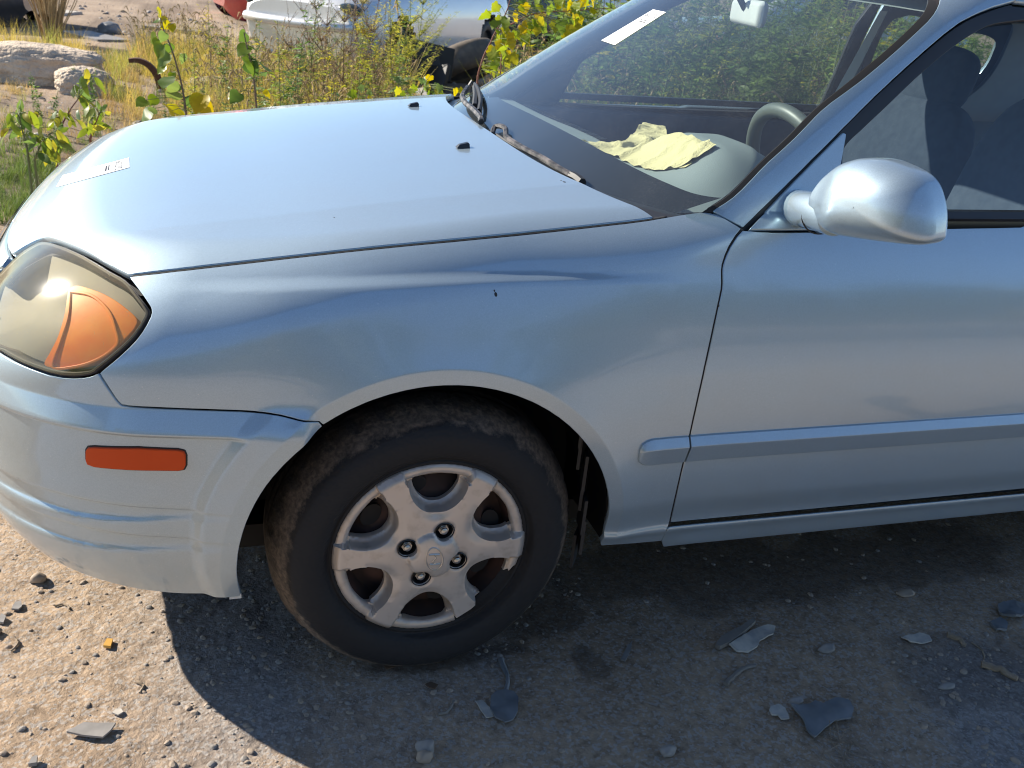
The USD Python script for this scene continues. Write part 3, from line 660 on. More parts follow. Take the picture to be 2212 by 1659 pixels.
jd = f1-(f0*.5+f1*.5); jd /= np.linalg.norm(jd); jc = f0*.35+f1*.65
ja = np.cross(jd, [0, 0, 1]); ja /= np.linalg.norm(ja); jb = np.cross(jd, ja); jt = np.linspace(0, 2*np.pi, 41)
mesh('mirror_joint', tube(jc+.0328*(np.cos(jt)[:, None]*ja+np.sin(jt)[:, None]*jb), .0014, 6, caps=False), 'rubber_black', mir, smooth=True)
for px_, par_, r_ in (((1071, 636), fender, .0032), ((1068, 628), fender, .0016), ((1219, 393), hood, .0035), ((1212, 390), hood, .0018), ((722, 470), hood, .0014), ((1552, 660), fender, .0022)):
    q_ = hit_px([px_])[0]; n_ = grad(F, q_[None])[0]; m_ = trimesh.creation.icosphere(1, 1.0); b1 = np.cross(n_, [1, .2, .1]); b1 /= np.linalg.norm(b1); b2 = np.cross(n_, b1)
    m_.vertices = q_+m_.vertices[:, :1]*b1*r_*1.3+m_.vertices[:, 1:2]*b2*r_*.8+m_.vertices[:, 2:]*n_*.0006; mesh('paint_chip', m_, 'rubber_black', par_)
# black tubes added in the panel gaps, standing in for their shade
def gap_seal(px, fun, off, r, name):
    P_ = hit_px(spline(px, 8), fun); P_ = P_-grad(fun, P_)*off
    for m in (False, True):
        Q_ = P_*[1, -1, 1]+[0, 1.67, 0] if m else P_; mesh(name, tube(Q_, r, 6), 'dark_inside', car, smooth=True)
gap_seal([(285, 596), (540, 566), (800, 537), (1070, 511), (1260, 491), (1380, 477), (1441, 467)], F, .0065, .0060, 'hood_seal')
gap_seal(door_front, FG, .0060, .0045, 'door_seal')
# ------------------------------------------------------------------ headlights
def headlight(mirror):
    hlx = UsdGeom.Xform.Define(stage, numbered(pathof(car)+'/headlight'))
    hl_top = [(2, 588), (20, 569), (43, 548), (70, 530), (97, 519), (130, 526), (180, 547), (240, 582), (275, 603), (302, 636), (318, 658), (323, 671), (318, 690), (293, 729), (253, 769), (210, 804)]
    P3 = np.vstack([hit_px(spline(hl_top, 8)), hit_px(spline(hl_low, 8))])
    e0, e1 = hit_px([(2, 588)])[0], hit_px([(2, 765)])[0]
    inn = np.array([[-.775, e1[1]+.10, e1[2]-.01], [-.775, e1[1]+.16, (e0[2]+e1[2])/2], [-.755, e0[1]+.08, e0[2]-.015]])
    hp = fix_poly(np.vstack([sph_pt(P3), sph_pt(inn)]))
    hp = fix_poly(hp.buffer(-.003).simplify(.0004))
    patch('headlight_lens', hp.buffer(-.0022), SPH, 'headlight_lens', hlx, sp=.010, off=.001, lip=.012, mirror=mirror)
    patch('headlight_seal', hp.difference(hp.buffer(-.0035)), SPH, 'seal_rubber', hlx, sp=.006, off=-.002, lip=.02, mirror=mirror)
    am = [(135, 623), (140, 612), (155, 606), (180, 612), (215, 626), (250, 648), (285, 680), (283, 700), (262, 725), (230, 758), (190, 785), (143, 797), (110, 796), (82, 787), (95, 757), (112, 722), (127, 673)]
    ap = fix_poly(sph_pt(hit_px(spline(am+[am[0]], 5))))
    class Bowl(Sph):
        def fwd(s, q):
            p = Sph.fwd(s, q); n = grad(F, p)
            d = np.array([hp.exterior.distance(Point(*a)) for a in q]) if len(q) < 6000 else 0
            return p-n*(.014+.055*np.clip(d/.06, 0, 1)**.7)[:, None]
    patch('reflector', hp.buffer(-.007), Bowl(F), 'reflector_silver', hlx, sp=.009, lip=0, fun=F, mirror=mirror)
    patch('turn_signal', ap, SPH, 'amber_plastic', hlx, sp=.007, off=-.013, lip=.03, mirror=mirror)
    am2 = [(140, 618), (190, 628), (226, 662), (243, 705), (246, 742), (205, 776), (150, 795), (100, 794), (118, 730), (134, 680)]
    mid = fix_poly(sph_pt(hit_px(spline(am2+[am2[0]], 5))))
    patch('signal_ring', mid.difference(mid.buffer(-.0022)), SPH, 'amber_plastic', hlx, sp=.006, off=-.010, lip=.003, mirror=mirror)
headlight(False); headlight(True)
def nose():
    e0, e1 = hit_px([(2, 588)])[0], hit_px([(2, 765)])[0]
    inn = np.array([[-.775, e1[1]+.10, e1[2]-.01], [-.775, e1[1]+.16, (e0[2]+e1[2])/2], [-.755, e0[1]+.08, e0[2]-.015]])
    fc = np.array(front_c)
    top = on_top(fc[:, 0], fc[:, 1])
    low = front_top
    q = np.vstack([sph_pt(low), sph_pt(top[::-1]), sph_pt(nearfront3), sph_pt(inn[::-1])])
    return fix_poly(fix_poly(q).buffer(-.002))
nearfront3 = hit_px(spline([(20, 552), (2, 575)], 4))
npoly = nose()
for m in (False, True): patch('nose_panel', npoly, SPH, 'silver_blue_paint', car, sp=.014, mirror=m)
# side marker
mk = [(189, 973), (193, 967), (205, 966), (300, 968), (385, 972), (397, 975), (400, 983), (400, 1003), (396, 1011), (385, 1013), (300, 1012), (205, 1005), (192, 1000), (189, 992)]
mp = fix_poly(sph_pt(hit_px(mk)))
patch('marker_seal', mp.buffer(.003).difference(mp.buffer(-.001)), SPH, 'rubber_black', bumper, sp=.006, off=.0005, lip=.01)
patch('side_marker', mp, SPH, 'marker_orange', bumper, sp=.006, off=.005, lip=.012)
# grille, lower intake
for nm, z0, z1, w in (('grille', .615, .655, .26), ('lower_intake', .285, .345, .30)):
    yy = np.linspace(.835-w, .835+w, 30); Vv = []; 
    for z in (z0, (z0+z1)/2, z1):
        Vv.append(march(F, np.stack([np.full(30, -1.5), yy, np.full(30, z)], 1), np.tile([1.0, 0, 0], (30, 1)), 0, 1.3, 260)[0]-[.005, 0, 0])
    Vv = np.vstack(Vv); Ff = [[r*30+i, r*30+i+1, r*30+31+i] for r in (0, 1) for i in range(29)] + [[r*30+i, r*30+31+i, r*30+30+i] for r in (0, 1) for i in range(29)]
    mesh(nm, (Vv, np.array(Ff)), 'trim_black', bumper)
# small clip under the bumper corner
c_ = on_side([-.333], [.222])[0]
mesh('bumper_clip', box(.020, .016, .010, c_+[-.008, .014, -.010]), 'trim_grey', bumper)

# ------------------------------------------------------------------ rubbing strip along the door
def strip(name, x0, x1, tip0, n=60):
    """chamfered moulding from x0 to x1 following the door; heights measured from the photograph."""
    tA, tB = at_y([(1490, 943)], -.004)[0], at_y([(2212, 895)], -.004)[0]; bA, bB = at_y([(1511, 998)], -.004)[0], at_y([(2212, 947)], -.004)[0]; rA, rB = at_y([(1539, 962)], -.014)[0], at_y([(2212, 916)], -.014)[0]
    xs = np.linspace(x0, x1, n); sec = []
    for x in xs:
        l = lambda A, B: A[2]+(B[2]-A[2])*(x-A[0])/(B[0]-A[0])
        zt, zb, zr_ = l(tA, tB), l(bA, bB), l(rA, rB)
        if tip0: 
            t = np.clip((x-x0)/.03, 0, 1); e = math.sqrt(max(0, 1-(1-t)**2)); zc = (zt+zb)/2
            zt, zb, zr_ = zc+(zt-zc)*(.35+.65*e), zc+(zb-zc)*(.35+.65*e), zc+(zr_-zc)*(.4+.6*e); o = .004+.010*e
        else: o = .014
        y = on_side([x, x, x], [zt, zr_, zb])[:, 1]
        sec.append([[x, y[0]+.008, zt], [x, y[0]-.002, zt], [x, y[0]-.004, zt-.001], [x, y[1]-o, zr_], [x, y[1]-o, zr_-.003], [x, y[2]-.006*o/.014, zb+.002], [x, y[2]-.002, zb], [x, y[2]+.008, zb]])
    sec = np.array(sec); k = sec.shape[1]; V = sec.reshape(-1, 3); Ff = []
    for i in range(n-1):
        for j in range(k-1):
            a = i*k+j; Ff += [[a, a+1, a+k+1], [a, a+k+1, a+k]]
    for i in (0, n-1):
        for j in range(1, k-1): Ff.append([i*k, i*k+j+1, i*k+j] if i == 0 else [i*k, i*k+j, i*k+j+1])
    return V, np.array(Ff)
gx_ = at_y([(1490, 943)], -.004)[0][0]
mesh('door_moulding', strip('door_moulding', gx_+.002, dr-.005, False), 'silver_blue_paint', door, smooth=25)
mesh('fender_moulding', strip('fender_moulding', at_y([(1382, 965)], -.004)[0][0], gx_-.002, True, 30), 'silver_blue_paint', fender, smooth=25)

# ------------------------------------------------------------------ wheel
HC = np.array([0.0, .030, .283])
def wheel_parts(root):
    prof = [(.158, .010), (.172, .002), (.180, -.003), (.186, -.001), (.196, -.012), (.212, -.018), (.232, -.0175), (.247, -.011), (.256, -.003), (.262, .004), (.270, .016), (.278, .030), (.2835, .047), (.2855, .075), (.286, .10), (.285, .13), (.281, .148), (.272, .165), (.256, .178), (.23, .185), (.19, .18), (.165, .175)]
    t = lathe(spline(prof, 4), 160)
    # worn tread: shallow grooves, lumpy shoulder, flattened contact patch
    v = t.vertices; r = np.hypot(v[:, 0], v[:, 2]); a = np.arctan2(v[:, 2], v[:, 0])
    n = meshkit.fbm(np.stack([np.cos(a)*9, np.sin(a)*9, v[:, 1]*60], 1), 3, 5)-.5
    k = sst(.25, .262, r)*sst(.30, .262, r)
    f = 1+k*n*.010
    lug = np.where((np.abs(np.mod(a*31/np.pi, 1)-.5) < .12) & (v[:, 1] > .018) & (v[:, 1] < .055) & (r > .272), .985, 1.0)
    gro = np.where((np.abs(v[:, 1]-.075) < .006) | (np.abs(v[:, 1]-.112) < .006), .985, 1.0)*np.where(r > .27, 1, 1)
    v[:, 0] *= f*lug*gro; v[:, 2] *= f*lug*gro
    low = v[:, 2] < -.2815; v[low, 2] = -.2815-(v[low, 2]+.2815)*0
    bul = np.exp(-((v[:, 2]+.28)/.06)**2)*(r > .19)*(v[:, 1] < .08); v[:, 1] -= .008*bul
    t.vertices = v
    mesh('tyre', t, 'tyre_rubber', root, smooth=40)
    # steel wheel behind the cover
    mesh('rim', lathe([(.0, .040), (.06, .040), (.075, .030), (.11, .034), (.135, .050), (.150, .052), (.158, .030), (.168, .008), (.176, .004)], 72), 'wheel_steel', root, smooth=30)
    holes = [T(trimesh.creation.cylinder(.020, .004, sections=20), (0, 0, 0), ([1, 0, 0], 90)) for _ in range(8)]
    for i, h in enumerate(holes):
        aa = i*np.pi/4+.25; h.apply_scale([1.15, 1, .85]); h.apply_transform(trimesh.transformations.rotation_matrix(-aa+np.pi/2, [0, 1, 0])); h.apply_translation([.123*np.cos(aa), .034, .123*np.sin(aa)])
    for h in holes: mesh('rim_hole', h, 'dark_inside', root)
    # cover: six broad arms between six openings
    ang0 = math.radians(88.5)
    op = []
    for i in range(6):
        c = ang0+i*np.pi/3; pts = []
        for r_, da in ((.1555, -.265), (.1575, 0), (.1555, .265), (.139, .305), (.116, .272), (.0995, .15), (.0955, .0), (.0995, -.15), (.116, -.272), (.139, -.305)):
            pts.append((r_*math.cos(c+da), r_*math.sin(c+da)))
        op.append(fix_poly(spline(pts+[pts[0]], 6)).buffer(0))
    body = Point(0, 0).buffer(.178, 90)
    for o in op: body = body.difference(o)
    # the broken rim at the lower right opening
    def polar(a, r): return (r*math.cos(math.radians(a)), r*math.sin(math.radians(a)))
    brk = Polygon([polar(-71, .19), polar(-70.5, .161), polar(-58, .1565), polar(-47, .1525), polar(-45, .146), polar(-40, .150), polar(-26, .148), polar(-21.5, .1525), polar(-23.5, .157), polar(-20.5, .162), polar(-22, .166), polar(-18, .170), polar(-15, .19), polar(-40, .22)])
    body = max([body.difference(brk)], key=lambda g: g.area)
    if body.geom_type != 'Polygon': body = max(body.geoms, key=lambda g: g.area)
    lugs = [Point(*polar(-21.5+90*i, .0505)).buffer(.0165, 20) for i in range(4)]
    for L in lugs: body = body.difference(L)
    ex_ = np.vstack([np.array([o.buffer(b_).exterior.interpolate(t_, normalized=True).coords[0] for t_ in np.linspace(0, 1, 130)]) for o in op for b_ in (.0045, .0078, .0092, .0106, .013)])
    ex_ = ex_[np.hypot(*ex_.T) < .1765]
    A, tri, loops = triangulate(body, .0034, ex_)
    r = np.hypot(A[:, 0], A[:, 1])
    d = np.min([shapely.distance(o, shapely.points(A)) for o in op], 0)
    inn = np.array([1.0]*len(A))
    da = np.abs(np.mod(np.arctan2(A[:, 1], A[:, 0])-ang0+np.pi/6, np.pi/3)-np.pi/6)          # angle from the nearest opening's middle
    spoke = .0195-.004*sst(.07, .16, r)-.011*sst(.163, .179, r)**1.5
    ledge = -.012+.013*np.clip(d/.009, 0, 1)**1.6
    lim = np.full(len(A), .0105)
    h = np.where(d < lim, ledge, spoke)
    h = h*(1-sst(lim-.0012, lim+.0002, d))+spoke*sst(lim-.0012, lim+.0002, d) if False else np.where(d < lim, ledge+(spoke-ledge)*sst(lim-.0024, lim, d), spoke)
    scoop = np.exp(-(np.maximum(d-lim, 0)/.011)**2)*np.exp(-(da/.30)**2)*(r < .12)
    h -= .007*scoop*(d >= lim)
    bead = -.006+.0105*np.sqrt(np.clip(1-((r-.1668)/.0115)**2, 0, 1))
    gate = sst(.385, .365, da)*(r > .150)
    h = np.where((gate > 0) & (r > .150), bead*gate+spoke*(1-gate), h)
    h += (.004+.0095*np.sqrt(np.clip(1-(r/.045)**2, 0, 1)))*sst(.0462, .0445, r)
    dl = np.min([shapely.distance(L, shapely.points(A)) for L in lugs], 0)
    h -= .004*np.exp(-(dl/.003)**2)
    P3 = np.stack([A[:, 0], -h, A[:, 1]], 1)
    fn = np.cross(P3[tri[:, 1]]-P3[tri[:, 0]], P3[tri[:, 2]]-P3[tri[:, 0]])
    if fn[:, 1].sum() > 0: tri = tri[:, ::-1]
    V, Ff = [P3], [tri]; base = len(P3)
    for L in loops:                                     # thickness
        k = len(L); i = np.arange(k); j = (i+1) % k; V.append(P3[L]+[0, .010, 0])
        Ff += [np.stack([L, L[j], base+j], 1), np.stack([L, base+j, base+i], 1)]; base += k
    cover = mesh('hubcap', (np.vstack(V), np.vstack(Ff)), 'hub_silver', root, smooth=38)
    for i in range(4):
        x, z = polar(-21.5+90*i, .0505)
        cup = lathe([(.0165, -.018), (.0172, -.0195), (.0185, -.0185), (.0165, -.014), (.0150, .004), (.0, .006)], 28); cup.apply_translation([x, 0, z]); mesh('lug_cup', cup, 'trim_black', root, smooth=40)
        nut = cat(T(trimesh.creation.cylinder(.0098, .016, sections=6), (0, -.004, 0), ([1, 0, 0], 90)), T(trimesh.creation.cylinder(.0078, .004, sections=20), (0, -.0135, 0), ([1, 0, 0], 90)))
        dome = lathe([(.0072, -.0150), (.0062, -.0185), (.0035, -.0203), (.0, -.0207)], 20)
        nut = cat(nut, dome); nut.apply_translation([x, 0, z]); mesh('lug_nut', nut, 'nut_steel', root, smooth=30)
    # emblem: an oval ring with a slanted letter inside
    a = np.linspace(0, 2*np.pi, 49)[:-1]
    ring = tube(np.vstack([np.stack([.0245*np.cos(np.append(a, a[0])), np.full(49, 0.), .0150*np.sin(np.append(a, a[0]))], 1)]), .0013, 6, caps=False)
    def stroke(p, w): return tube(np.array([[x, 0, z] for x, z in spline(p, 6)]), w, 6)
    hh = [stroke([(-.0125, -.0085), (-.011, 0), (-.0075, .0105)], .0019), stroke([(.0125, .0085), (.011, 0), (.0075, -.0105)], .0019), stroke([(-.0105, .0005), (-.004, .0035), (.004, -.0035), (.0105, -.0005)], .0017)]
    em = cat(ring, *hh); em.apply_transform(trimesh.transformations.rotation_matrix(math.radians(78), [0, 1, 0]))
    rr_ = np.hypot(em.vertices[:, 0], em.vertices[:, 2]); em.vertices[:, 1] -= .019+.004*(rr_ < .045)+.0095*np.sqrt(np.clip(1-(rr_/.045)**2, 0, 1))+.0004
    mesh('emblem', em, 'nut_steel', root, smooth=40)
wheel = UsdGeom.Xform.Define(stage, numbered(pathof(car)+'/wheel')); wheel.AddTranslateOp().Set(Gf.Vec3d(*HC))
wheel_parts(wheel)
for loc, flip in (((2.44, .030, .283), 0), ((0, 1.64, .283), 180), ((2.44, 1.64, .283), 180)):
    w = UsdGeom.Xform.Define(stage, numbered(pathof(car)+'/wheel')); w.GetPrim().GetReferences().AddInternalReference(wheel.GetPath()); w.ClearXformOpOrder()
    t_ = w.AddTransformOp(opSuffix='place'); m_ = Gf.Matrix4d(); m_.SetRotate(Gf.Rotation(Gf.Vec3d(0, 0, 1), flip)); m_.SetTranslateOnly(Gf.Vec3d(*loc)); t_.Set(m_); w.GetPrim().SetInstanceable(True)

# ------------------------------------------------------------------ nozzles, wipers, stickers
for px in ((1001, 319), (894, 230)):
    c = hit_px([px])[0]; n = grad(F, c[None])[0]
    noz = trimesh.convex.convex_hull(np.array([[x, y, z] for x, y, z in [(-.016, -.008, 0), (-.016, .008, 0), (.012, -.010, 0), (.012, .010, 0), (-.010, -.005, .007), (-.010, .005, .007), (.009, -.006, .012), (.009, .006, .012), (.012, -.006, .009), (.012, .006, .009)]]))
    noz.apply_translation(c); mesh('washer_nozzle', noz, 'trim_black', hood)
def on_ws(px, off): 
    p = ws_hit(px); n = np.array([-.53, 0, .85]); return p + n*off
def bar(px, w, h, off, par, name, m='wiper_black'):
    c = on_ws(spline(px, 6), off); mesh(name, tube(c, w, 6), m, par, smooth=40)
wp = UsdGeom.Xform.Define(stage, numbered(pathof(car)+'/wiper'))
bar([(1068, 300), (1073, 285), (1083, 282), (1096, 287), (1098, 300), (1102, 309), (1140, 333), (1180, 354), (1215, 376), (1240, 390)], .0062, .01, .012, wp, 'wiper_arm')
bar([(1075, 296), (1110, 318), (1160, 344), (1210, 374), (1262, 404)], .004, .006, .006, wp, 'wiper_blade', 'rubber_black')
bar([(1238, 388), (1250, 394), (1262, 404)], .009, .01, .010, wp, 'wiper_joint', 'rubber_black')
wq = UsdGeom.Xform.Define(stage, numbered(pathof(car)+'/wiper'))
bar([(1047, 279), (1045, 268), (1030, 252), (1012, 236), (1006, 222), (1014, 206), (1027, 186)], .0075, .01, .02, wq, 'wiper_arm')
bar([(1027, 186), (1038, 205), (1043, 228), (1040, 250)], .006, .01, .014, wq, 'wiper_blade', 'rubber_black')
bar([(1030, 195), (1032, 215), (1030, 238)], .008, .01, .012, wq, 'wiper_joint', 'rubber_black')
# black cowl between the hood and the glass
cw = []
for v in np.linspace(-.72, .72, 50): cw.append([[.279+.026*v*v+.369*v**4-.01, .835+v, .868], [XW(.835+v, .886)+.004, .835+v, .884]])
cw = np.array(cw).reshape(-1, 3); mesh('cowl', (cw, np.array([[2*i, 2*i+1, 2*i+3] for i in range(49)]+[[2*i, 2*i+3, 2*i+2] for i in range(49)])), 'trim_black', car)
def sticker(name, quad, hit, off, parent, marks, sp=.012):
    """white label with print; marks are (u0, v0, u1, v1) boxes or text in the label's own frame."""
    Q = hit(np.array(quad, float)); a, b, c, d = Q                 # a->b along the writing, a->d down
    u, v = np.meshgrid(np.linspace(0, 1, 14), np.linspace(0, 1, 8), indexing='ij')
    def bil(u, v): return (a*(1-u)[:, None]+b*u[:, None])*(1-v)[:, None]+(d*(1-u)[:, None]+c*u[:, None])*v[:, None]
    n = np.cross(b-a, d-a); n /= np.linalg.norm(n)
    if n @ (CAM-a) < 0: n = -n
    def lay(u, v, o):
        P = bil(u, v)
        return hit_back(P, n) + n*o
    def hit_back(P, n):
        px = (P-CAM); k = px @ FWD; x = PW/2+FPX*(px @ RIGHT)/k; y = PH/2-FPX*(px @ UP)/k
        return hit(np.stack([x, y], 1))
    P = lay(u.ravel(), v.ravel(), off); g = np.arange(14*8).reshape(14, 8)
    Ff = np.vstack([np.stack([g[:-1, :-1].ravel(), g[1:, :-1].ravel(), g[1:, 1:].ravel()], 1), np.stack([g[:-1, :-1].ravel(), g[1:, 1:].ravel(), g[:-1, 1:].ravel()], 1)])
    s = mesh(name, (P, Ff), 'sticker_white', parent, smooth=True)
    for m in marks:
        if isinstance(m, tuple) and isinstance(m[0], str):
            txt, u0, v0, u1, v1, turn = m
            t = meshkit.text_mesh(txt, 1.0, .01); t = t.submesh([np.nonzero(t.face_normals[:, 2] > .5)[0]], append=True)
            q = t.vertices[:, :2]; q = (q-q.min(0))/(q.max(0)-q.min(0))
            uu, vv = (u0+(u1-u0)*q[:, 0], v1+(v0-v1)*q[:, 1]) if not turn else (u0+(u1-u0)*q[:, 1], v0+(v1-v0)*q[:, 0])
            mesh('print', (lay(uu, vv, off+.0006), t.faces), 'print_black', s)
        else:
            u0, v0, u1, v1 = m; uu = np.array([u0, u1, u1, u0]); vv = np.array([v0, v0, v1, v1])
            mesh('print', (lay(uu, vv, off+.0006), np.array([[0, 1, 2], [0, 2, 3]])), 'print_black', s)
    return s
sticker('stock_label', [(121, 405), (280, 362), (279, 341), (136, 379)], lambda p: hit_px(p), .0008, hood, [('291136', .80, .12, .90, .88, True), (.66, .25, .68, .75), (.70, .25, .715, .75)])
sticker('window_label', [(1328, 98), (1439, 27), (1411, 21), (1299, 88)], ws_hit, .001, ws, [('291136', .80, .12, .90, .88, True), (.64, .25, .66, .75), (.69, .25, .705, .75)])
# ------------------------------------------------------------------ inside the car
def ZD(x, y):
    hump = np.exp(-(np.abs((y-.455)/.185))**4)*sst(.50, .66, x)
    return .882+.085*hump - .012*sst(.30, .16, y) + .006*np.sin(y*9)*0
def XD(y): return .60+.16*np.exp(-(np.abs((y-.455)/.21))**4)+.03*np.exp(-((y-.95)/.2)**2)
yy = np.linspace(.13, 1.54, 90); uu = np.linspace(0, 1, 40); Vd = []
for y in yy:
    xe = XD(y); xs_ = np.linspace(.335+.37*abs(y-.835)**4+.03*(y-.835)**2+.02, xe, 40)
    zz = ZD(xs_, np.full(40, y)); zz = zz-.018*sst(xe-.04, xe, xs_)
    Vd.append(np.vstack([np.stack([xs_, np.full(40, y), zz], 1), [[xe+.012, y, zz[-1]-.02], [xe+.015, y, zz[-1]-.08], [xe-.02, y, zz[-1]-.30]]]))
Vd = np.array(Vd); kk = Vd.shape[1]; g = np.arange(90*kk).reshape(90, kk)
Ff = np.vstack([np.stack([g[:-1, :-1].ravel(), g[:-1, 1:].ravel(), g[1:, 1:].ravel()], 1), np.stack([g[:-1, :-1].ravel(), g[1:, 1:].ravel(), g[1:, :-1].ravel()], 1)])
dash = mesh('dashboard', (Vd.reshape(-1, 3), Ff), 'dash_grey', car, smooth=35)
def dash_hit(px, off=0.0): return march(lambda p: p[:, 2]-ZD(p[:, 0], p[:, 1])-off, CAM, px_ray(px), .8, 3.2, 500)[0]
va = dash_hit([(1128, 226)])[0]; vb = dash_hit([(1296, 303)])[0]
for i in range(30):
    p = va+(vb-va)*(i+.5)/30
    dv = (vb-va)/np.linalg.norm(vb-va)
    mesh('vent_slot', box(.022, .006, .002, (p[0]+.012, p[1], ZD(p[0], p[1])+.0012), ([0, 0, 1], 8)), 'trim_black', dash)
# wheel, column, mirror, seats
sc = np.array([.905, .462, .868]); tl_ = math.radians(24)
a = np.linspace(0, 2*np.pi, 61)
ring = np.stack([-.178*np.sin(a)*math.sin(tl_), .178*np.cos(a), .178*np.sin(a)*math.cos(tl_)], 1)+sc
steer = mesh('steering_wheel', tube(ring, .0165, 12, caps=False), 'steering_grey', car, smooth=True)
mesh('steering_hub', cat(T(trimesh.creation.icosphere(3, 1.0), sc+[-.01, 0, -.02], scale=[.035, .075, .06]), tube([sc+[0, -.17, 0], sc+[-.012, 0, -.01], sc+[0, .17, 0]], .016, 8), tube([sc+[-.02, 0, -.02], sc+[-.22, 0, -.10]], .035, 10)), 'steering_grey', steer, smooth=40)
rv = at_y([(1607, 28)], .835)[0]
mirr = mesh('rear_view_mirror', T(box(.028, .22, .060, bev=.013), rv+[.012, 0, .002], ([0, 0, 1], -12)), 'trim_grey', car, smooth=40)
mesh('mirror_stalk', tube([rv+[.0, 0, .01], rv+[-.03, 0, .045], rv+[-.05, 0, .05]], .008, 8), 'trim_black', mirr)
def seat(y0, dx, dz):
    y0_ = y0
    s = UsdGeom.Xform.Define(stage, numbered(pathof(car)+'/seat'))
    def soft(sx, sy, sz, loc, rot=None, p=.7):
        m = trimesh.creation.icosphere(4, 1.0); v = m.vertices; v = np.sign(v)*np.abs(v)**p; m.vertices = v*[sx/2, sy/2, sz/2]; return T(m, loc, rot)
    mesh('seat_base', soft(.52, .50, .18, (1.30+dx, y0, .46), None, .5), 'seat_cloth', s, smooth=True)
    mesh('backrest', soft(.15, .50, .66, (1.60+dx, y0, .78+dz), ([0, 1, 0], 16), .55), 'seat_cloth', s, smooth=True)
    mesh('headrest', soft(.10, .27, .20, (1.70+dx, y0, 1.155+dz), ([0, 1, 0], 14), .62), 'seat_cloth', s, smooth=True)
    for k in (-1, 1): mesh('headrest_post', tube([[1.685+dx, y0+k*.05, 1.03+dz], [1.70+dx, y0+k*.05, 1.12+dz]], .006, 6), 'chrome', s)
seat(.465, 0, 0); seat(1.205, .16, -.09)
m = trimesh.creation.icosphere(4, 1.0); v = m.vertices; m.vertices = np.sign(v)*np.abs(v)**.45*[.09, .62, .26]
mesh('rear_seat', T(m, (2.45, .835, .74), ([0, 1, 0], 18)), 'seat_cloth', car, smooth=True)

# paper towel on the dashboard
pt = [(1253, 301), (1295, 299), (1317, 304), (1352, 295), (1377, 275), (1394, 260), (1436, 267), (1469, 280), (1486, 287), (1495, 286), (1503, 292), (1518, 298), (1533, 297), (1534, 302), (1549, 307), (1531, 320), (1491, 345), (1456, 357), (1412, 360), (1369, 350), (1312, 325), (1275, 310)]
P3 = dash_hit(np.array(pt, float), .012)
pp_ = fix_poly(P3[:, :2]); A, tri, loops = triangulate(pp_, .006)
nz = meshkit.fbm(np.stack([A[:, 0]*18, A[:, 1]*18, 0*A[:, 0]], 1), 4, 3)
rg_ = 1-2*np.abs(meshkit.fbm(np.stack([A[:, 0]*11, A[:, 1]*11, 0*A[:, 0]+5], 1), 3, 8)-.5)
z = ZD(A[:, 0], A[:, 1])+.003+.016*np.clip(nz-.38, 0, 1)+.012*np.maximum(rg_-.80, 0)/.2*nz
towel = thing('paper_towel', 'crumpled pale yellow paper towel lying on the dashboard behind the windscreen', 'paper towel')
P = np.column_stack([A, z]); mesh('sheet', (P, tri), 'paper_towel', towel, smooth=True)
u_ = dash_hit([(1369, 352), (1412, 362), (1456, 359), (1493, 347), (1497, 350), (1480, 360), (1445, 364), (1400, 365)], .004)
fl = fix_poly(u_[:, :2]); A, tri, loops = triangulate(fl, .006)
mesh('folded_edge', (np.column_stack([A, ZD(A[:, 0], A[:, 1])+.003]), tri), 'paper_towel', towel, smooth=True)
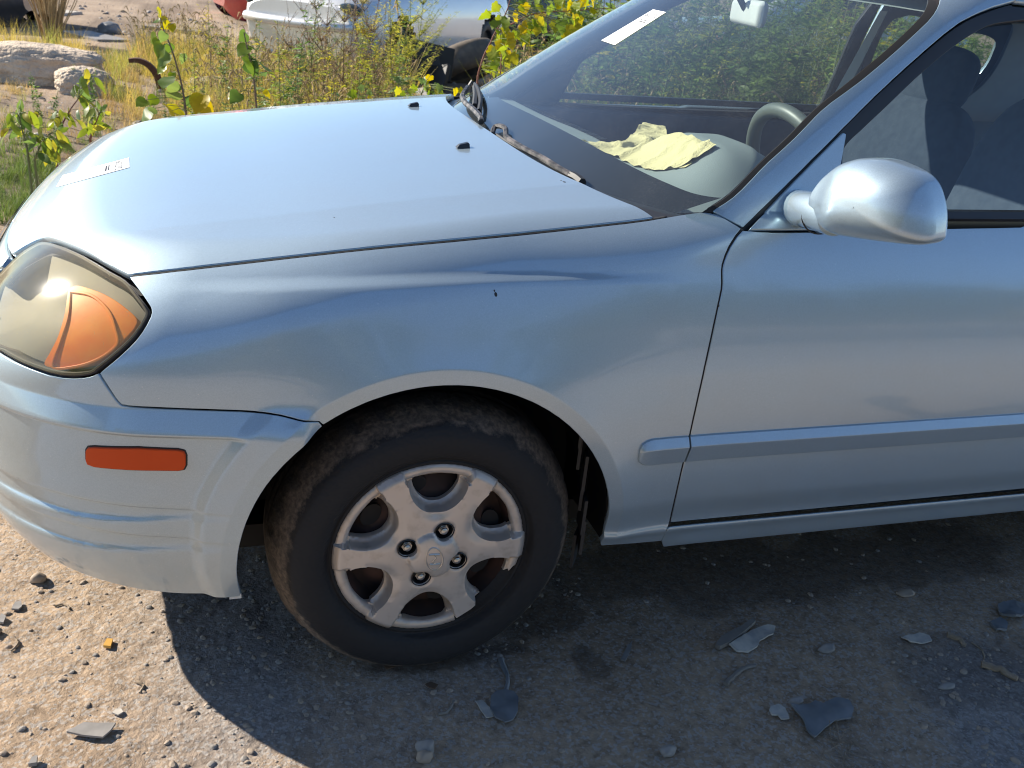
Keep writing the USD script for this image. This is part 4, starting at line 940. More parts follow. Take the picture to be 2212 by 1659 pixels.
# ------------------------------------------------------------------ ground
def ground_z(x, y):
    p = np.stack([x, y, 0*x], -1)
    near = np.exp(-((x/3.2)**2+((y+.3)/3.0)**2))
    b = .030*(meshkit.fbm(p*.55, 3, 11)-.5)*(1-np.exp(-((x-.8)/2.2)**2-((y-.6)/1.7)**2)) 
    d = .010*(meshkit.fbm(p*6.0, 3, 12)-.5)
    g = meshkit.noise(p*26, 13); gg = meshkit.noise(p*61, 14)
    e = .0045*(g-.5) + .003*(gg-.5)
    # the wheel stands on the ground: level under it
    k = np.exp(-((x/.20)**2+((y-.11)/.13)**2))
    return b + (d+e)*(1-k) - .002
MAT['dirt'] = usdkit.material(stage, '/World/Looks/dirt', {
    'g': ('geometry', {}), 'n1': ('noise_texture', {'scale': 1.3, 'detail': 8.0, 'roughness': .6}), 'n2': ('noise_texture', {'scale': 45.0, 'detail': 8.0, 'roughness': .72}),
    'v': ('voronoi_texture', {'scale': 75.0, 'randomness': 1.0}), 'v2': ('voronoi_texture', {'scale': 190.0, 'randomness': 1.0}), 'sc': ('separate_color', {}),
    'r1': ('rgb_ramp', {'ramp': [(.30, (.25, .18, .122)), (.55, (.355, .262, .18)), (.75, (.42, .32, .228))]}),
    'r2': ('rgb_ramp', {'ramp': [(.28, (.50, .48, .46)), (.50, (1, 1, 1)), (.72, (1.38, 1.34, 1.28))]}),
    'm': ('mix_color', {'blend_type': 'multiply', 'fac': 1.0, 'use_clamp': False}),
    'peb': ('map_range', {'from_min': .66, 'from_max': .78, 'to_min': 0.0, 'to_max': .5, 'clamp': True}), 'mp': ('mix_color', {'b': (.42, .40, .375)}),
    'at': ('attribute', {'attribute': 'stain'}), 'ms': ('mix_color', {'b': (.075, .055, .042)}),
    'at2': ('attribute', {'attribute': 'gravelly'}), 'mg': ('mix_color', {'b': (.245, .228, .218)}),
    'n5': ('noise_texture', {'scale': 170.0, 'detail': 4.0, 'roughness': .6}), 'd0': ('math', {'math_type': 'multiply', 'value2': .35}), 'd1': ('math', {'math_type': 'multiply_add', 'value2': .6}), 'd2': ('math', {'math_type': 'multiply_add', 'value2': -.22}), 'b': ('bump', {'strength': .8, 'distance': .010}),
    'p': ('principled_bsdf', {'roughness': .95, 'specular_ior_level': .15})},
    [('g.position', 'n1.vector'), ('g.position', 'n2.vector'), ('g.position', 'v.vector'), ('g.position', 'v2.vector'), ('n1.fac', 'r1.fac'), ('n2.fac', 'r2.fac'), ('r1.color', 'mg.a'), ('at2.fac', 'mg.fac'), ('mg.result', 'm.a'), ('r2.color', 'm.b'),
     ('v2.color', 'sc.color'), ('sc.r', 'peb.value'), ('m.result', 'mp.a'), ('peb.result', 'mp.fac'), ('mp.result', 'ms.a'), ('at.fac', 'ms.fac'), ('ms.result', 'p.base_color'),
     ('g.position', 'n5.vector'), ('n5.fac', 'd0.value1'), ('d0.value', 'd1.value3'), ('n2.fac', 'd1.value1'), ('v.distance', 'd2.value1'), ('d1.value', 'd2.value3'), ('d2.value', 'b.height'), ('b.normal', 'p.normal')], surface='p.BSDF')
def graded(lo, hi, d0, d1, c0, c1):
    """grid lines fine between d0 and d1, growing coarser outwards."""
    core = np.arange(d0, d1, c0); out = []; x = core[-1]; st = c0
    while x < hi: st = min(st*1.13, c1); x += st; out.append(x)
    up = out; out = []; x = core[0]; st = c0
    while x > lo: st = min(st*1.13, c1); x -= st; out.append(x)
    return np.array(out[::-1]+list(core)+up)
gx1, gy1 = graded(-160, 160, -1.6, 2.3, .011, 9.0), graded(-160, 160, -1.15, 1.2, .011, 9.0)
X, Y = np.meshgrid(gx1, gy1, indexing='ij'); Z = ground_z(X.ravel(), Y.ravel())
nx_, ny_ = len(gx1), len(gy1); g = np.arange(nx_*ny_).reshape(nx_, ny_)
Ff = np.vstack([np.stack([g[:-1, :-1].ravel(), g[1:, :-1].ravel(), g[1:, 1:].ravel()], 1), np.stack([g[:-1, :-1].ravel(), g[1:, 1:].ravel(), g[:-1, 1:].ravel()], 1)])
gV = np.stack([X.ravel(), Y.ravel(), Z], 1)
ground = mesh('ground', (gV, Ff), 'dirt', smooth=True)
tag(ground, 'tan dirt yard strewn with gravel and scraps', kind='structure')
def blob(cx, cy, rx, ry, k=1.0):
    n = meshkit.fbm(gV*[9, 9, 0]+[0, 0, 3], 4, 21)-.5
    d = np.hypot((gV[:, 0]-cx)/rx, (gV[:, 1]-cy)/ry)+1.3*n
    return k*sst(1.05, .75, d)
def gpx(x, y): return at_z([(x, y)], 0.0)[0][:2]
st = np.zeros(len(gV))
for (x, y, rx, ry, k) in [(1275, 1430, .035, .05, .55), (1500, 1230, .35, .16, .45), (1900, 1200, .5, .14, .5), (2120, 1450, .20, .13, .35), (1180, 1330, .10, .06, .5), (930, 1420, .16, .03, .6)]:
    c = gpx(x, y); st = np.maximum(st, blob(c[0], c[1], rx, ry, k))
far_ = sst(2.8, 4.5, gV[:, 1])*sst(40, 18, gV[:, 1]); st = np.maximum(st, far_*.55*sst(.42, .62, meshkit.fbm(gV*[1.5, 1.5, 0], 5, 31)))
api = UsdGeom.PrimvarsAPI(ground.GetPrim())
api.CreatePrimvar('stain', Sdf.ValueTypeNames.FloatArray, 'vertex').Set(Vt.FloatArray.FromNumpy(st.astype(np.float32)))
gr_ = sst(.40, .62, meshkit.fbm(gV*[1.7, 1.7, 0], 4, 23))*sst(-.62, -.25, gV[:, 0]+.15*gV[:, 1])*sst(2.0, .5, gV[:, 1])*.8
api.CreatePrimvar('gravelly', Sdf.ValueTypeNames.FloatArray, 'vertex').Set(Vt.FloatArray.FromNumpy(gr_.astype(np.float32)))
def gz(x, y): return float(ground_z(np.array([x], float), np.array([y], float))[0])

# ------------------------------------------------------------------ stones and gravel
def stone_mesh(seed, sub=2, amp=.35, flat=.6):
    m = trimesh.creation.icosphere(sub, 1.0); v = m.vertices
    r = 1+amp*(meshkit.fbm(v*1.3+seed*7.1, 3, seed)-.5)*2
    # planar chips
    rg = np.random.default_rng(seed)
    for _ in range(7):
        n = rg.normal(size=3); n /= np.linalg.norm(n); d = .72+.2*rg.random(); s = (v*r[:, None]) @ n
        r = np.where(s > d, r*d/np.maximum(s, 1e-6), r)
    m.vertices = v*r[:, None]*[1, .8, flat]; return m
mat('stone_grey', (.32, .29, .26), .9, noise=(30, (.23, .21, .185), .35, .7), bump=(160, .4, .003))
mat('stone_tan', (.36, .29, .22), .9, noise=(30, (.28, .22, .17), .35, .7))
mat('stone_dark', (.12, .105, .095), .9)
mat('rock_pale', (.60, .50, .38), .92, noise=(4.5, (.42, .33, .25), .38, .68, 8.0), bump=(38, .7, .03))
mat('slate_plastic', (.20, .185, .17), .6, noise=(25, (.28, .26, .24), .4, .7))
mat('grey_film', (.13, .14, .148), .5, noise=(14, (.21, .215, .22), .4, .65))
mat('amber_chip', (.55, .30, .06), .5)
mat('white_flake', (.50, .45, .38), .8, noise=(60, (.35, .33, .3), .4, .7))
mat('twig', (.23, .17, .11), .85, noise=(40, (.32, .25, .18), .4, .7))
mat('wood_grey', (.19, .165, .14), .9, noise=(20, (.27, .24, .20), .35, .7), bump=(70, .6, .004))
mat('leaf_dead', (.10, .06, .035), .8)
mat('rust', (.085, .035, .018), .85, noise=(30, (.14, .06, .025), .4, .7))
PROTO = UsdGeom.Scope.Define(stage, '/World/gravel_stones_proto') if False else None
def instancer(name, protos, pos, scale, rotz, idx, label, cat_, tilt=None, kind='stuff'):
    """a PointInstancer whose prototypes are its children."""
    pi = UsdGeom.PointInstancer.Define(stage, numbered('/World/'+name)); rel = pi.CreatePrototypesRel()
    for nm, parts in protos:
        x = UsdGeom.Xform.Define(stage, f'{pi.GetPath()}/{nm}')
        for pn, m, mt, sm in parts: mesh(pn, m, mt, x, smooth=sm)
        rel.AddTarget(x.GetPath())
    n = len(pos)
    pi.CreatePositionsAttr(Vt.Vec3fArray.FromNumpy(np.asarray(pos, np.float32)))
    pi.CreateProtoIndicesAttr(Vt.IntArray.FromNumpy(np.asarray(idx, np.int32)))
    sc3 = np.asarray(scale, float); sc3 = np.repeat(sc3[:, None], 3, 1) if sc3.ndim == 1 else sc3
    pi.CreateScalesAttr(Vt.Vec3fArray.FromNumpy(sc3.astype(np.float32)))
    h = np.asarray(rotz)/2
    tx = np.zeros(n) if tilt is None else np.asarray(tilt)/2
    # z turn after x tilt
    q = np.stack([np.cos(h)*np.cos(tx), np.cos(h)*np.sin(tx), np.sin(h)*np.sin(tx), np.sin(h)*np.cos(tx)], 1)
    pi.CreateOrientationsAttr(Vt.QuathArray([Gf.Quath(float(a), float(b), float(c), float(d)) for a, b, c, d in q]))
    tag(pi, label, cat_, kind=kind); return pi
n = 34000
gxy = np.stack([RNG.uniform(-1.1, 2.2, n), RNG.uniform(-1.05, 1.3, n)], 1)
den = sst(.38, .62, meshkit.fbm(np.column_stack([gxy*1.7, np.zeros(n)]), 4, 23))
keep = RNG.random(n) < .10+.9*den*np.where(gxy[:, 0]+.25*gxy[:, 1] < -.42, .22, 1)
keep &= ~((np.abs(gxy[:, 0]) < .12) & (np.abs(gxy[:, 1]-.1) < .11))
gxy = gxy[keep]; n = len(gxy)
sz = .0013+.0046*RNG.random(n)**4.0*1.5
big = RNG.random(n) < .006; sz[big] = RNG.uniform(.006, .011, big.sum())
gpos = np.column_stack([gxy, ground_z(gxy[:, 0], gxy[:, 1])+sz*.02])
instancer('gravel', [(f'pebble_{k:03d}', [('stone', stone_mesh(k+1, 1), ('stone_grey', 'stone_tan', 'stone_tan', 'stone_grey', 'stone_tan')[k], False)]) for k in range(5)], gpos, sz, RNG.uniform(0, 6.28, n), RNG.integers(0, 5, n), 'loose grey and tan gravel lying on the dirt', 'gravel', tilt=RNG.uniform(-.5, .5, n))
# ------------------------------------------------------------------ debris on the near ground
def flat_piece(px, th, mt, name, label, cat_, z0=.002, tilt=None, curl=0.0):
    q = np.array([gpx(*p) for p in px]); c = q.mean(0); poly = fix_poly(q-c)
    A, tri, loops = triangulate(poly, max(.006, math.sqrt(poly.area)/9))
    h = curl*(meshkit.fbm(np.column_stack([A*30, 0*A[:, 0]]), 3, len(name))-.3) + th
    V = [np.column_stack([A, h]), np.column_stack([A, h-th])]; n = len(A); FF = [tri, tri[:, ::-1]+n]
    for L in loops:
        i = np.arange(len(L)); j = (i+1) % len(L); FF += [np.stack([L, n+L, n+L[j]], 1), np.stack([L, n+L[j], L[j]], 1)]
    o = mesh(name, (np.vstack(V), np.vstack(FF)), mt, smooth=30)
    o.AddTranslateOp().Set(Gf.Vec3d(float(c[0]), float(c[1]), gz(*c)+z0))
    tag(o, label, cat_); return o
def stick(pa, pb, r, mt, name, label, cat_='stick', bend=.01):
    a, b = gpx(*pa), gpx(*pb); c = (a+b)/2; d = b-a; n = np.array([-d[1], d[0]])/np.linalg.norm(d)
    t = np.linspace(-.5, .5, 9); rg = np.random.default_rng(int(pa[0]))
    P = np.column_stack([np.outer(t, d)+np.outer(np.cos(t*3)*bend+rg.normal(0, bend*.12, 9), n), r*.7+.002*rg.random(9)])
    o = mesh(name, tube(P, r*(1-.25*(t+.5))*(1+.12*rg.normal(size=9)), 7), mt, smooth=40)
    o.AddTranslateOp().Set(Gf.Vec3d(float(c[0]), float(c[1]), gz(*c))); tag(o, label, cat_); return o
def rock(px, size, seed, mt, name, label, cat_='stone', flat=.6, rotz=0, sub=3, asp=(1, 1, 1)):
    c = gpx(*px); m = stone_mesh(seed, sub, .35, flat); m.vertices *= np.array(asp)*size
    o = mesh(name, m, mt, smooth=35); o.AddTranslateOp().Set(Gf.Vec3d(float(c[0]), float(c[1]), gz(*c)+size*flat*.55)); o.AddRotateZOp().Set(float(rotz)); tag(o, label, cat_); return o
flat_piece([(145, 1587), (182, 1567), (215, 1569), (251, 1568), (240, 1584), (223, 1599), (180, 1595)], .004, 'slate_plastic', 'plastic_shard', 'grey four-sided plastic shard on the sunlit dirt, bottom left', 'shard', z0=.006)
flat_piece([(223, 1396), (231, 1381), (244, 1382), (239, 1398)], .006, 'amber_chip', 'amber_chip', 'small amber lens chip on the sunlit dirt left of the shadow', 'chip', z0=.002)
flat_piece([(25, 1317), (33, 1303), (46, 1300), (48, 1312), (40, 1318)], .004, 'slate_plastic', 'plastic_shard', 'small grey shard near the left edge under the bumper', 'shard', z0=.003)
flat_piece([(-6, 1347), (4, 1330), (14, 1336), (8, 1350)], .004, 'slate_plastic', 'plastic_shard', 'grey shard cut by the left picture edge below the bumper', 'shard', z0=.003)
flat_piece([(62, 1659), (70, 1644), (82, 1640), (80, 1656)], .008, 'slate_plastic', 'plastic_shard', 'dark little shard at the bottom edge, far left', 'shard', z0=.003)
flat_piece([(242, 1540), (250, 1532), (262, 1531), (266, 1539), (255, 1545)], .003, 'white_flake', 'pale_flake', 'pale flake on the sunlit dirt beside the shadow curve', 'flake', z0=.003, curl=.01)
rock((83, 1256), .017, 31, 'stone_tan', 'stone', 'tan pebble standing alone on the dirt under the bumper', sub=2, flat=.8)
stick((27, 1377), (23, 1404), .003, 'twig', 'stick', 'short pale stick near the left picture edge, below the grey shards')
stick((294, 1473), (300, 1497), .003, 'twig', 'stick', 'short tan stick near the shadow edge on sunlit dirt')
stick((115, 1308), (150, 1315), .0022, 'twig', 'stick', 'thin reddish twig below the bumper on sunlit dirt')
stick((2, 1363), (-25, 1368), .005, 'twig', 'stick', 'stubby brown stick cut by the left picture edge')
flat_piece([(823, 1437), (840, 1422), (852, 1417), (868, 1430), (852, 1444), (835, 1448)], .002, 'leaf_dead', 'dead_leaf', 'black dead leaf in the shade just in front of the tyre', 'leaf', z0=.004, curl=.015)
flat_piece([(918, 1482), (930, 1475), (946, 1482), (940, 1490), (926, 1488)], .002, 'leaf_dead', 'dead_leaf', 'small brown leaf in the shade below the wheel', 'leaf', z0=.004, curl=.01)
film = [(1060, 1510), (1072, 1500), (1090, 1494), (1110, 1498), (1119, 1508), (1118, 1540), (1108, 1556), (1090, 1565), (1070, 1556), (1058, 1535)]
flat_piece(film, .003, 'grey_film', 'plastic_bag', 'crumpled blue grey plastic bag with a strap, in the shade below the wheel', 'plastic bag', z0=.003, curl=.018)
stick((1079, 1424), (1090, 1496), .0055, 'grey_film', 'strap', 'flattened grey strap leading to the plastic bag in the shade', 'strap')
stick((978, 1512), (948, 1542), .0035, 'wood_grey', 'stick', 'curved grey stick in the shade left of the plastic bag')
rock((919, 1616), .019, 32, 'stone_grey', 'stone', 'rounded grey stone in the shade at the bottom, nearest the centre', sub=2, flat=.75)
rock((916, 1636), .016, 33, 'stone_tan', 'stone', 'brownish stone just below the rounded grey one', sub=2, flat=.7)
flat_piece([(1026, 1518), (1040, 1512), (1058, 1530), (1066, 1550), (1050, 1552), (1040, 1538)], .002, 'white_flake', 'pale_flake', 'pale torn flake in the shade touching the plastic bag', 'flake', z0=.003, curl=.02)
flat_piece([(1543, 1403), (1556, 1385), (1600, 1362), (1624, 1346), (1630, 1352), (1606, 1374), (1574, 1398), (1553, 1408)], .010, 'wood_grey', 'wood_splinter', 'broad brown wood splinter in the shade below the door', 'wood piece', z0=.003)
flat_piece([(1572, 1402), (1600, 1385), (1620, 1368), (1655, 1360), (1672, 1366), (1668, 1380), (1640, 1390), (1634, 1404), (1615, 1412), (1590, 1410)], .004, 'white_flake', 'bark_patch', 'pale torn patch of card beside the broad wood splinter', 'scrap', z0=.003, curl=.02)
stick((1570, 1481), (1631, 1438), .006, 'wood_grey', 'stick', 'grey pointed stick in the shade below the pale card scrap')
flat_piece([(1705, 1532), (1722, 1538), (1758, 1522), (1775, 1530), (1800, 1520), (1831, 1527), (1840, 1545), (1836, 1560), (1800, 1566), (1775, 1585), (1757, 1601), (1744, 1590), (1735, 1570), (1720, 1552)], .004, 'grey_film', 'torn_sheet', 'blue grey torn plastic sheet lying in the shade, bottom right', 'plastic sheet', z0=.006, curl=.015)
flat_piece([(1660, 1540), (1664, 1530), (1680, 1525), (1695, 1535), (1704, 1556), (1686, 1558), (1680, 1548), (1666, 1550)], .003, 'white_flake', 'pale_flake', 'white crumpled flake left of the torn plastic sheet', 'flake', z0=.004, curl=.015)
stick((2045, 1374), (2084, 1397), .0065, 'twig', 'stick', 'pale peeled stick in the shade near the right edge')
stick((2118, 1440), (2196, 1472), .008, 'twig', 'stick', 'long brown stick slanting down near the right edge')
stick((2098, 1388), (2126, 1424), .002, 'twig', 'stick', 'very thin twig between the two larger sticks at right')
flat_piece([(1945, 1382), (1962, 1376), (1985, 1370), (2005, 1378), (2012, 1388), (1990, 1392), (1965, 1390)], .003, 'white_flake', 'pale_flake', 'bright ragged flake left of the pale peeled stick', 'flake', z0=.003, curl=.015)
flat_piece([(2150, 1318), (2180, 1312), (2208, 1316), (2212, 1336), (2188, 1346), (2160, 1338)], .006, 'grey_film', 'crushed_metal', 'crushed grey metal scrap in the shade at the right edge', 'metal scrap', z0=.006, curl=.025)
flat_piece([(2135, 1352), (2155, 1344), (2174, 1352), (2172, 1368), (2150, 1368)], .006, 'grey_film', 'crushed_metal', 'small crushed grey scrap just below the larger one at right', 'metal scrap', z0=.004, curl=.015)
rock((2046, 1482), .014, 34, 'stone_grey', 'stone', 'flat grey stone in the damp patch near the right edge', sub=2, flat=.45, asp=(1.5, .8, 1))
rock((1784, 1402), .016, 35, 'stone_grey', 'stone', 'angular grey stone alone in the shade below the door', sub=2, flat=.6, asp=(1.3, 1, 1))
rock((1956, 1283), .018, 36, 'stone_tan', 'stone', 'brownish flat stone in the shade right under the sill', sub=2, flat=.45, asp=(1.5, .9, 1))
rock((1442, 1623), .015, 37, 'stone_grey', 'stone', 'angular grey stone at the bottom edge between bag and sheet', sub=2, flat=.75)
rock((1720, 1517), .013, 38, 'stone_grey', 'stone', 'grey stone touching the top left of the torn sheet', sub=2, flat=.6, asp=(1.3, 1, 1))
flat_piece([(1340, 1425), (1353, 1400), (1366, 1385), (1362, 1405), (1350, 1430)], .003, 'slate_plastic', 'plastic_shard', 'thin dark shard in the shade right of the tyre', 'shard', z0=.003, curl=.01)
# straw heap
sp = []
c0 = gpx(1830, 1612); rg = np.random.default_rng(5)
for i in range(70):
    a = rg.uniform(0, np.pi); L = rg.uniform(.012, .035); p = c0+rg.normal(0, .045, 2); z = gz(*p)+.001+.005*rg.random()
    sp.append(tube([[p[0]-L*np.cos(a), p[1]-L*np.sin(a), z], [p[0]+L*np.cos(a), p[1]+L*np.sin(a), z+.006*rg.normal()]], .0007, 4))
o = mesh('straw', cat(*sp), 'twig'); tag(o, 'scattered straw on the shaded ground at the bottom right', 'straw', kind='stuff')

# ------------------------------------------------------------------ leaves and grass: materials
def leaf_mat(name, cols, gloss=.42, trans=.45):
    n = {'oi': ('object_info', {}), 'g': ('geometry', {}), 'a': ('math', {'math_type': 'add'}), 'fr': ('math', {'math_type': 'fraction'}),
         'r': ('rgb_ramp', {'ramp': [(i/(len(cols)-1), c) for i, c in enumerate(cols)]}), 'p': ('principled_bsdf', {'roughness': gloss, 'specular_ior_level': .35}),
         't': ('translucent_bsdf', {}), 'm': ('mix_closure', {'fac': trans}), 'hs': ('hsv', {'saturation': 1.08, 'value': 1.5})}
    MAT[name] = usdkit.material(stage, '/World/Looks/'+name, n, [('g.random_per_island', 'a.value1'), ('oi.random', 'a.value2'), ('a.value', 'fr.value1'), ('fr.value', 'r.fac'), ('r.color', 'p.base_color'), ('r.color', 'hs.color'), ('hs.color', 't.color'), ('p.BSDF', 'm.closure1'), ('t.BSDF', 'm.closure2')], surface='m.closure')
leaf_mat('grass_dry', [(.42, .29, .12), (.52, .39, .17), (.30, .20, .08), (.42, .35, .12), (.26, .27, .08)], .6)
leaf_mat('grass_gold', [(.48, .36, .09), (.38, .35, .08), (.56, .40, .12), (.30, .33, .07)], .6)
leaf_mat('grass_green', [(.08, .14, .035), (.13, .18, .045), (.17, .20, .05), (.06, .11, .03)], .5)
leaf_mat('weed_green', [(.10, .165, .05), (.145, .215, .055), (.20, .255, .065), (.075, .135, .045)], .45)
leaf_mat('weed_yellow', [(.34, .33, .05), (.25, .30, .05), (.44, .37, .05), (.28, .30, .045)], .45)
leaf_mat('feather_gold', [(.55, .48, .08), (.44, .45, .08), (.62, .50, .10), (.38, .42, .07)], .5)
leaf_mat('weed_brown', [(.24, .15, .075), (.33, .21, .10), (.16, .11, .06), (.38, .26, .11)], .7, .25)
leaf_mat('poplar_leaf', [(.10, .17, .02), (.20, .26, .02), (.075, .13, .03), (.15, .21, .02)], .35, .5)
leaf_mat('poplar_yellow', [(.42, .34, .02), (.32, .30, .02), (.46, .33, .02)], .4, .5)
leaf_mat('vine_leaf', [(.15, .23, .025), (.27, .30, .03), (.09, .16, .03), (.36, .32, .03), (.19, .26, .03)], .42, .5)
leaf_mat('poke_leaf', [(.12, .19, .03), (.20, .24, .03), (.07, .125, .025), (.33, .27, .035)], .42, .5)
mat('stem_brown', (.16, .11, .07), .8); mat('stem_green', (.13, .15, .05), .7); mat('stem_red', (.20, .07, .04), .6); mat('flower_white', (.62, .60, .52), .8); mat('seed_head', (.38, .27, .13), .85)

def blades(n, h, spread, w, rg, lean=.5, curve=.4):
    V, Ff = [], []
    for i in range(n):
        a = rg.uniform(0, 6.28); r = spread*math.sqrt(rg.random()); p = np.array([r*math.cos(a), r*math.sin(a), 0]); hh = h*rg.uniform(.45, 1.0)
        b = rg.uniform(0, 6.28); dr_ = np.array([math.cos(b), math.sin(b), 0]); ln = lean*rg.random(); cv = curve*rg.random(); sd = np.array([-dr_[1], dr_[0], 0])
        k = 5; base = len(V)*1
        for j in range(k):
            t = j/(k-1); q = p+dr_*(ln*t+cv*t*t)*hh+np.array([0, 0, hh*(t-.25*cv*t*t)]); ww = w*(1-t**1.5)*(.6+.4*min(1, t*4))+.0003
            V += [q-sd*ww, q+sd*ww]
        o = i*2*k
        for j in range(k-1): Ff += [[o+2*j, o+2*j+1, o+2*j+3], [o+2*j, o+2*j+3, o+2*j+2]]
    return np.array(V), np.array(Ff)
def leaf_poly(kind):
    if kind == 'poplar': P = [(0, 0), (.30, -.02), (.50, .18), (.52, .40), (.40, .62), (.20, .82), (0, 1.0)]
    elif kind == 'vine': P = [(0, .02), (.22, -.12), (.42, .02), (.40, .20), (.56, .34), (.46, .50), (.34, .56), (.26, .70), (.10, .84), (0, 1.0)]
    elif kind == 'oval': P = [(0, 0), (.12, .12), (.20, .35), (.20, .55), (.13, .78), (.04, .95), (0, 1.0)]
    else: P = [(0, 0), (.06, .15), (.085, .4), (.07, .7), (0, 1.0)]
    P = np.array(P); return P
def leaf(kind, size, fold=.25, droop=.3, wave=0.0, rg=None):
    """flat leaf with a folded midrib: base at the origin, length along +y, normal +z."""
    P = leaf_poly(kind)
    if kind in ('poplar', 'vine'):
        P2 = [P[0]]
        for a, b in zip(P[:-1], P[1:]): P2 += [a*.5+b*.5+np.array([.018, 0.0]), b]
        P = np.array(P2)
    n = len(P); V, Ff = [], []
    for s in (1, -1):
        for x, y in P: V.append([s*x*math.cos(fold), y, abs(x)*math.sin(fold)-droop*y*y])
    for y in P[:, 1]: V.append([0, min(max(y, 0), 1), -droop*min(max(y, 0), 1)**2])
    for i in range(n-1):
        Ff += [[i, i+1, 2*n+i+1], [i, 2*n+i+1, 2*n+i], [n+i, 2*n+i+1, n+i+1], [n+i, 2*n+i, 2*n+i+1]]
    V = np.array(V)
    if rg is not None and wave: V[:, 2] += wave*np.sin(V[:, 0]*9+rg.random()*6)*np.cos(V[:, 1]*7+rg.random()*6)
    return V*size, np.array(Ff)
def orient(V, pos, dirv, up=(0, 0, 1), roll=0.0):
    y = np.asarray(dirv, float); y /= np.linalg.norm(y); x = np.cross(y, up); 
    if np.linalg.norm(x) < 1e-3: x = np.array([1.0, 0, 0])
    x /= np.linalg.norm(x); z = np.cross(x, y); c, s = math.cos(roll), math.sin(roll)
    x2 = x*c+z*s; z2 = -x*s+z*c
    return V[:, :1]*x2+V[:, 1:2]*y+V[:, 2:]*z2+np.asarray(pos)
def merge(L):
    V, Ff, b = [], [], 0
    for v, f in L: V.append(v); Ff.append(np.asarray(f)+b); b += len(v)
    return np.vstack(V), np.vstack(Ff)
def weed(h, nl, ls, kind, rg, branches=5, top=0.0, bushy=.35):
    """one upright weed: stem with side branches and many small leaves; returns (stem mesh, leaf mesh)."""
    stems, lv = [], []
    def axis(p0, d, L, r):
        t = np.linspace(0, 1, 7)[:, None]; bend = rg.normal(0, .10, 3)*L; bend[2] = 0
        P = p0+d*L*t+bend*t*t+np.array([0, 0, .12*L])*t*t; stems.append(tube(P, r*(1-.8*t[:, 0]), 4, caps=False)); return P
    main = axis(np.zeros(3), np.array([rg.normal(0, .05), rg.normal(0, .05), 1.0]), h, .0045)
    axes = [(main, h)]
    for b in range(branches):
        t = rg.uniform(.25, .92); p = main[int(t*6)]; a = rg.uniform(0, 6.28)
        d = np.array([math.cos(a)*.75, math.sin(a)*.75, .75]); L = bushy*h*(1.15-t)*rg.uniform(.6, 1.1)
        axes.append((axis(p, d/np.linalg.norm(d), L, .0025), L))
    tot = sum(L for _, L in axes)
    for P, L in axes:
        for i in range(max(3, int(nl*L/tot))):
            t = rg.uniform(.12 if L == h else .05, 1.0); k = min(int(t*6), 5); p = P[k]+(P[k+1]-P[k])*(t*6-k); a = rg.uniform(0, 6.28)
            d = np.array([math.cos(a), math.sin(a), rg.uniform(-.1, .9)]); s = ls*rg.uniform(.5, 1.2)*(1-.45*t)
            v, f = leaf(kind, s, .2, rg.uniform(.1, .5)); lv.append((orient(v, p, d, roll=rg.normal(0, .5)), f))
    return cat(*stems), merge(lv)
# prototypes for the masses
rg = np.random.default_rng(11)
def seed_heads(n, h, spread, rg):
    L = []
    for i in range(n):
        a = rg.uniform(0, 6.28); r = spread*rg.random(); p = np.array([r*math.cos(a), r*math.sin(a), 0]); d = np.array([math.cos(a), math.sin(a), 0])*rg.uniform(.1, .5); hh = h*rg.uniform(.7, 1.1)
        P = np.array([p, p+[0, 0, hh*.5]+d*.1*hh, p+[0, 0, hh*.85]+d*.3*hh, p+[0, 0, hh*.95]+d*.55*hh, p+[0, 0, hh*.90]+d*.8*hh]); L.append((P, hh))
    st_ = cat(*[tube(P[:3], .0011, 3, caps=False) for P, hh in L]); hd = cat(*[tube(spline(P[2:], 3), [.0012, .0048, .0058, .0055, .0045, .0032, .001], 5) for P, hh in L])
    return st_, hd
GR = []
for k, (mt, hh, sp_, w) in enumerate((('grass_dry', .42, .10, .0024), ('grass_gold', .50, .11, .0026), ('grass_green', .30, .09, .0026), ('grass_dry', .30, .12, .0022))):
    parts = [('blade', blades(46, hh, sp_, w, rg), mt, False)]
    if k < 2:
        s_, hd = seed_heads(7, hh*1.25, .09, rg); parts += [('stalk', s_, 'stem_green', False), ('seed_head', hd, 'seed_head', True)]
    GR.append((f'tuft_{k:03d}', parts))
WD = []
for k, (mt, hh, nl, ls, kd, br) in enumerate((('weed_green', 1.0, 260, .075, 'lance', 9), ('weed_yellow', .95, 260, .060, 'lance', 10), ('weed_green', .8, 150, .085, 'oval', 7), ('weed_brown', .9, 150, .045, 'lance', 9), ('weed_yellow', .7, 120, .07, 'oval', 7))):
    s_, l_ = weed(hh, nl, ls, kd, rg, br); WD.append((f'weed_{k:03d}', [('stem', s_, 'stem_brown' if k in (3,) else 'stem_green', False), ('leaf', l_, mt, False)]))
def scatter(name, protos, pts, smin, smax, probs, label, cat_, rg, zs=1.0):
    pts = np.asarray(pts); n = len(pts); s = rg.uniform(smin, smax, n)
    pos = np.column_stack([pts, ground_z(pts[:, 0], pts[:, 1])-.01])
    return instancer(name, protos, pos, np.column_stack([s, s, s*zs]), rg.uniform(0, 6.28, n), rg.choice(len(protos), n, p=probs), label, cat_, tilt=rg.normal(0, .10, n))
def band(n, x0, x1, y0, y1, rg, cl=.5, sc=.6, seed=41):
    p = np.stack([rg.uniform(x0, x1, n*4), rg.uniform(y0, y1, n*4)], 1); f = meshkit.fbm(np.column_stack([p*sc, np.zeros(len(p))]), 3, seed)
    p = p[f > cl-.12+.12*rg.random(len(p))]; return p[:n]
in_view = lambda p, m=.25: (lambda d: (np.abs((d @ RIGHT)/(d @ FWD)) < PW/2/FPX+m) & (d @ FWD > 0))(np.column_stack([p, np.zeros(len(p))])-CAM)
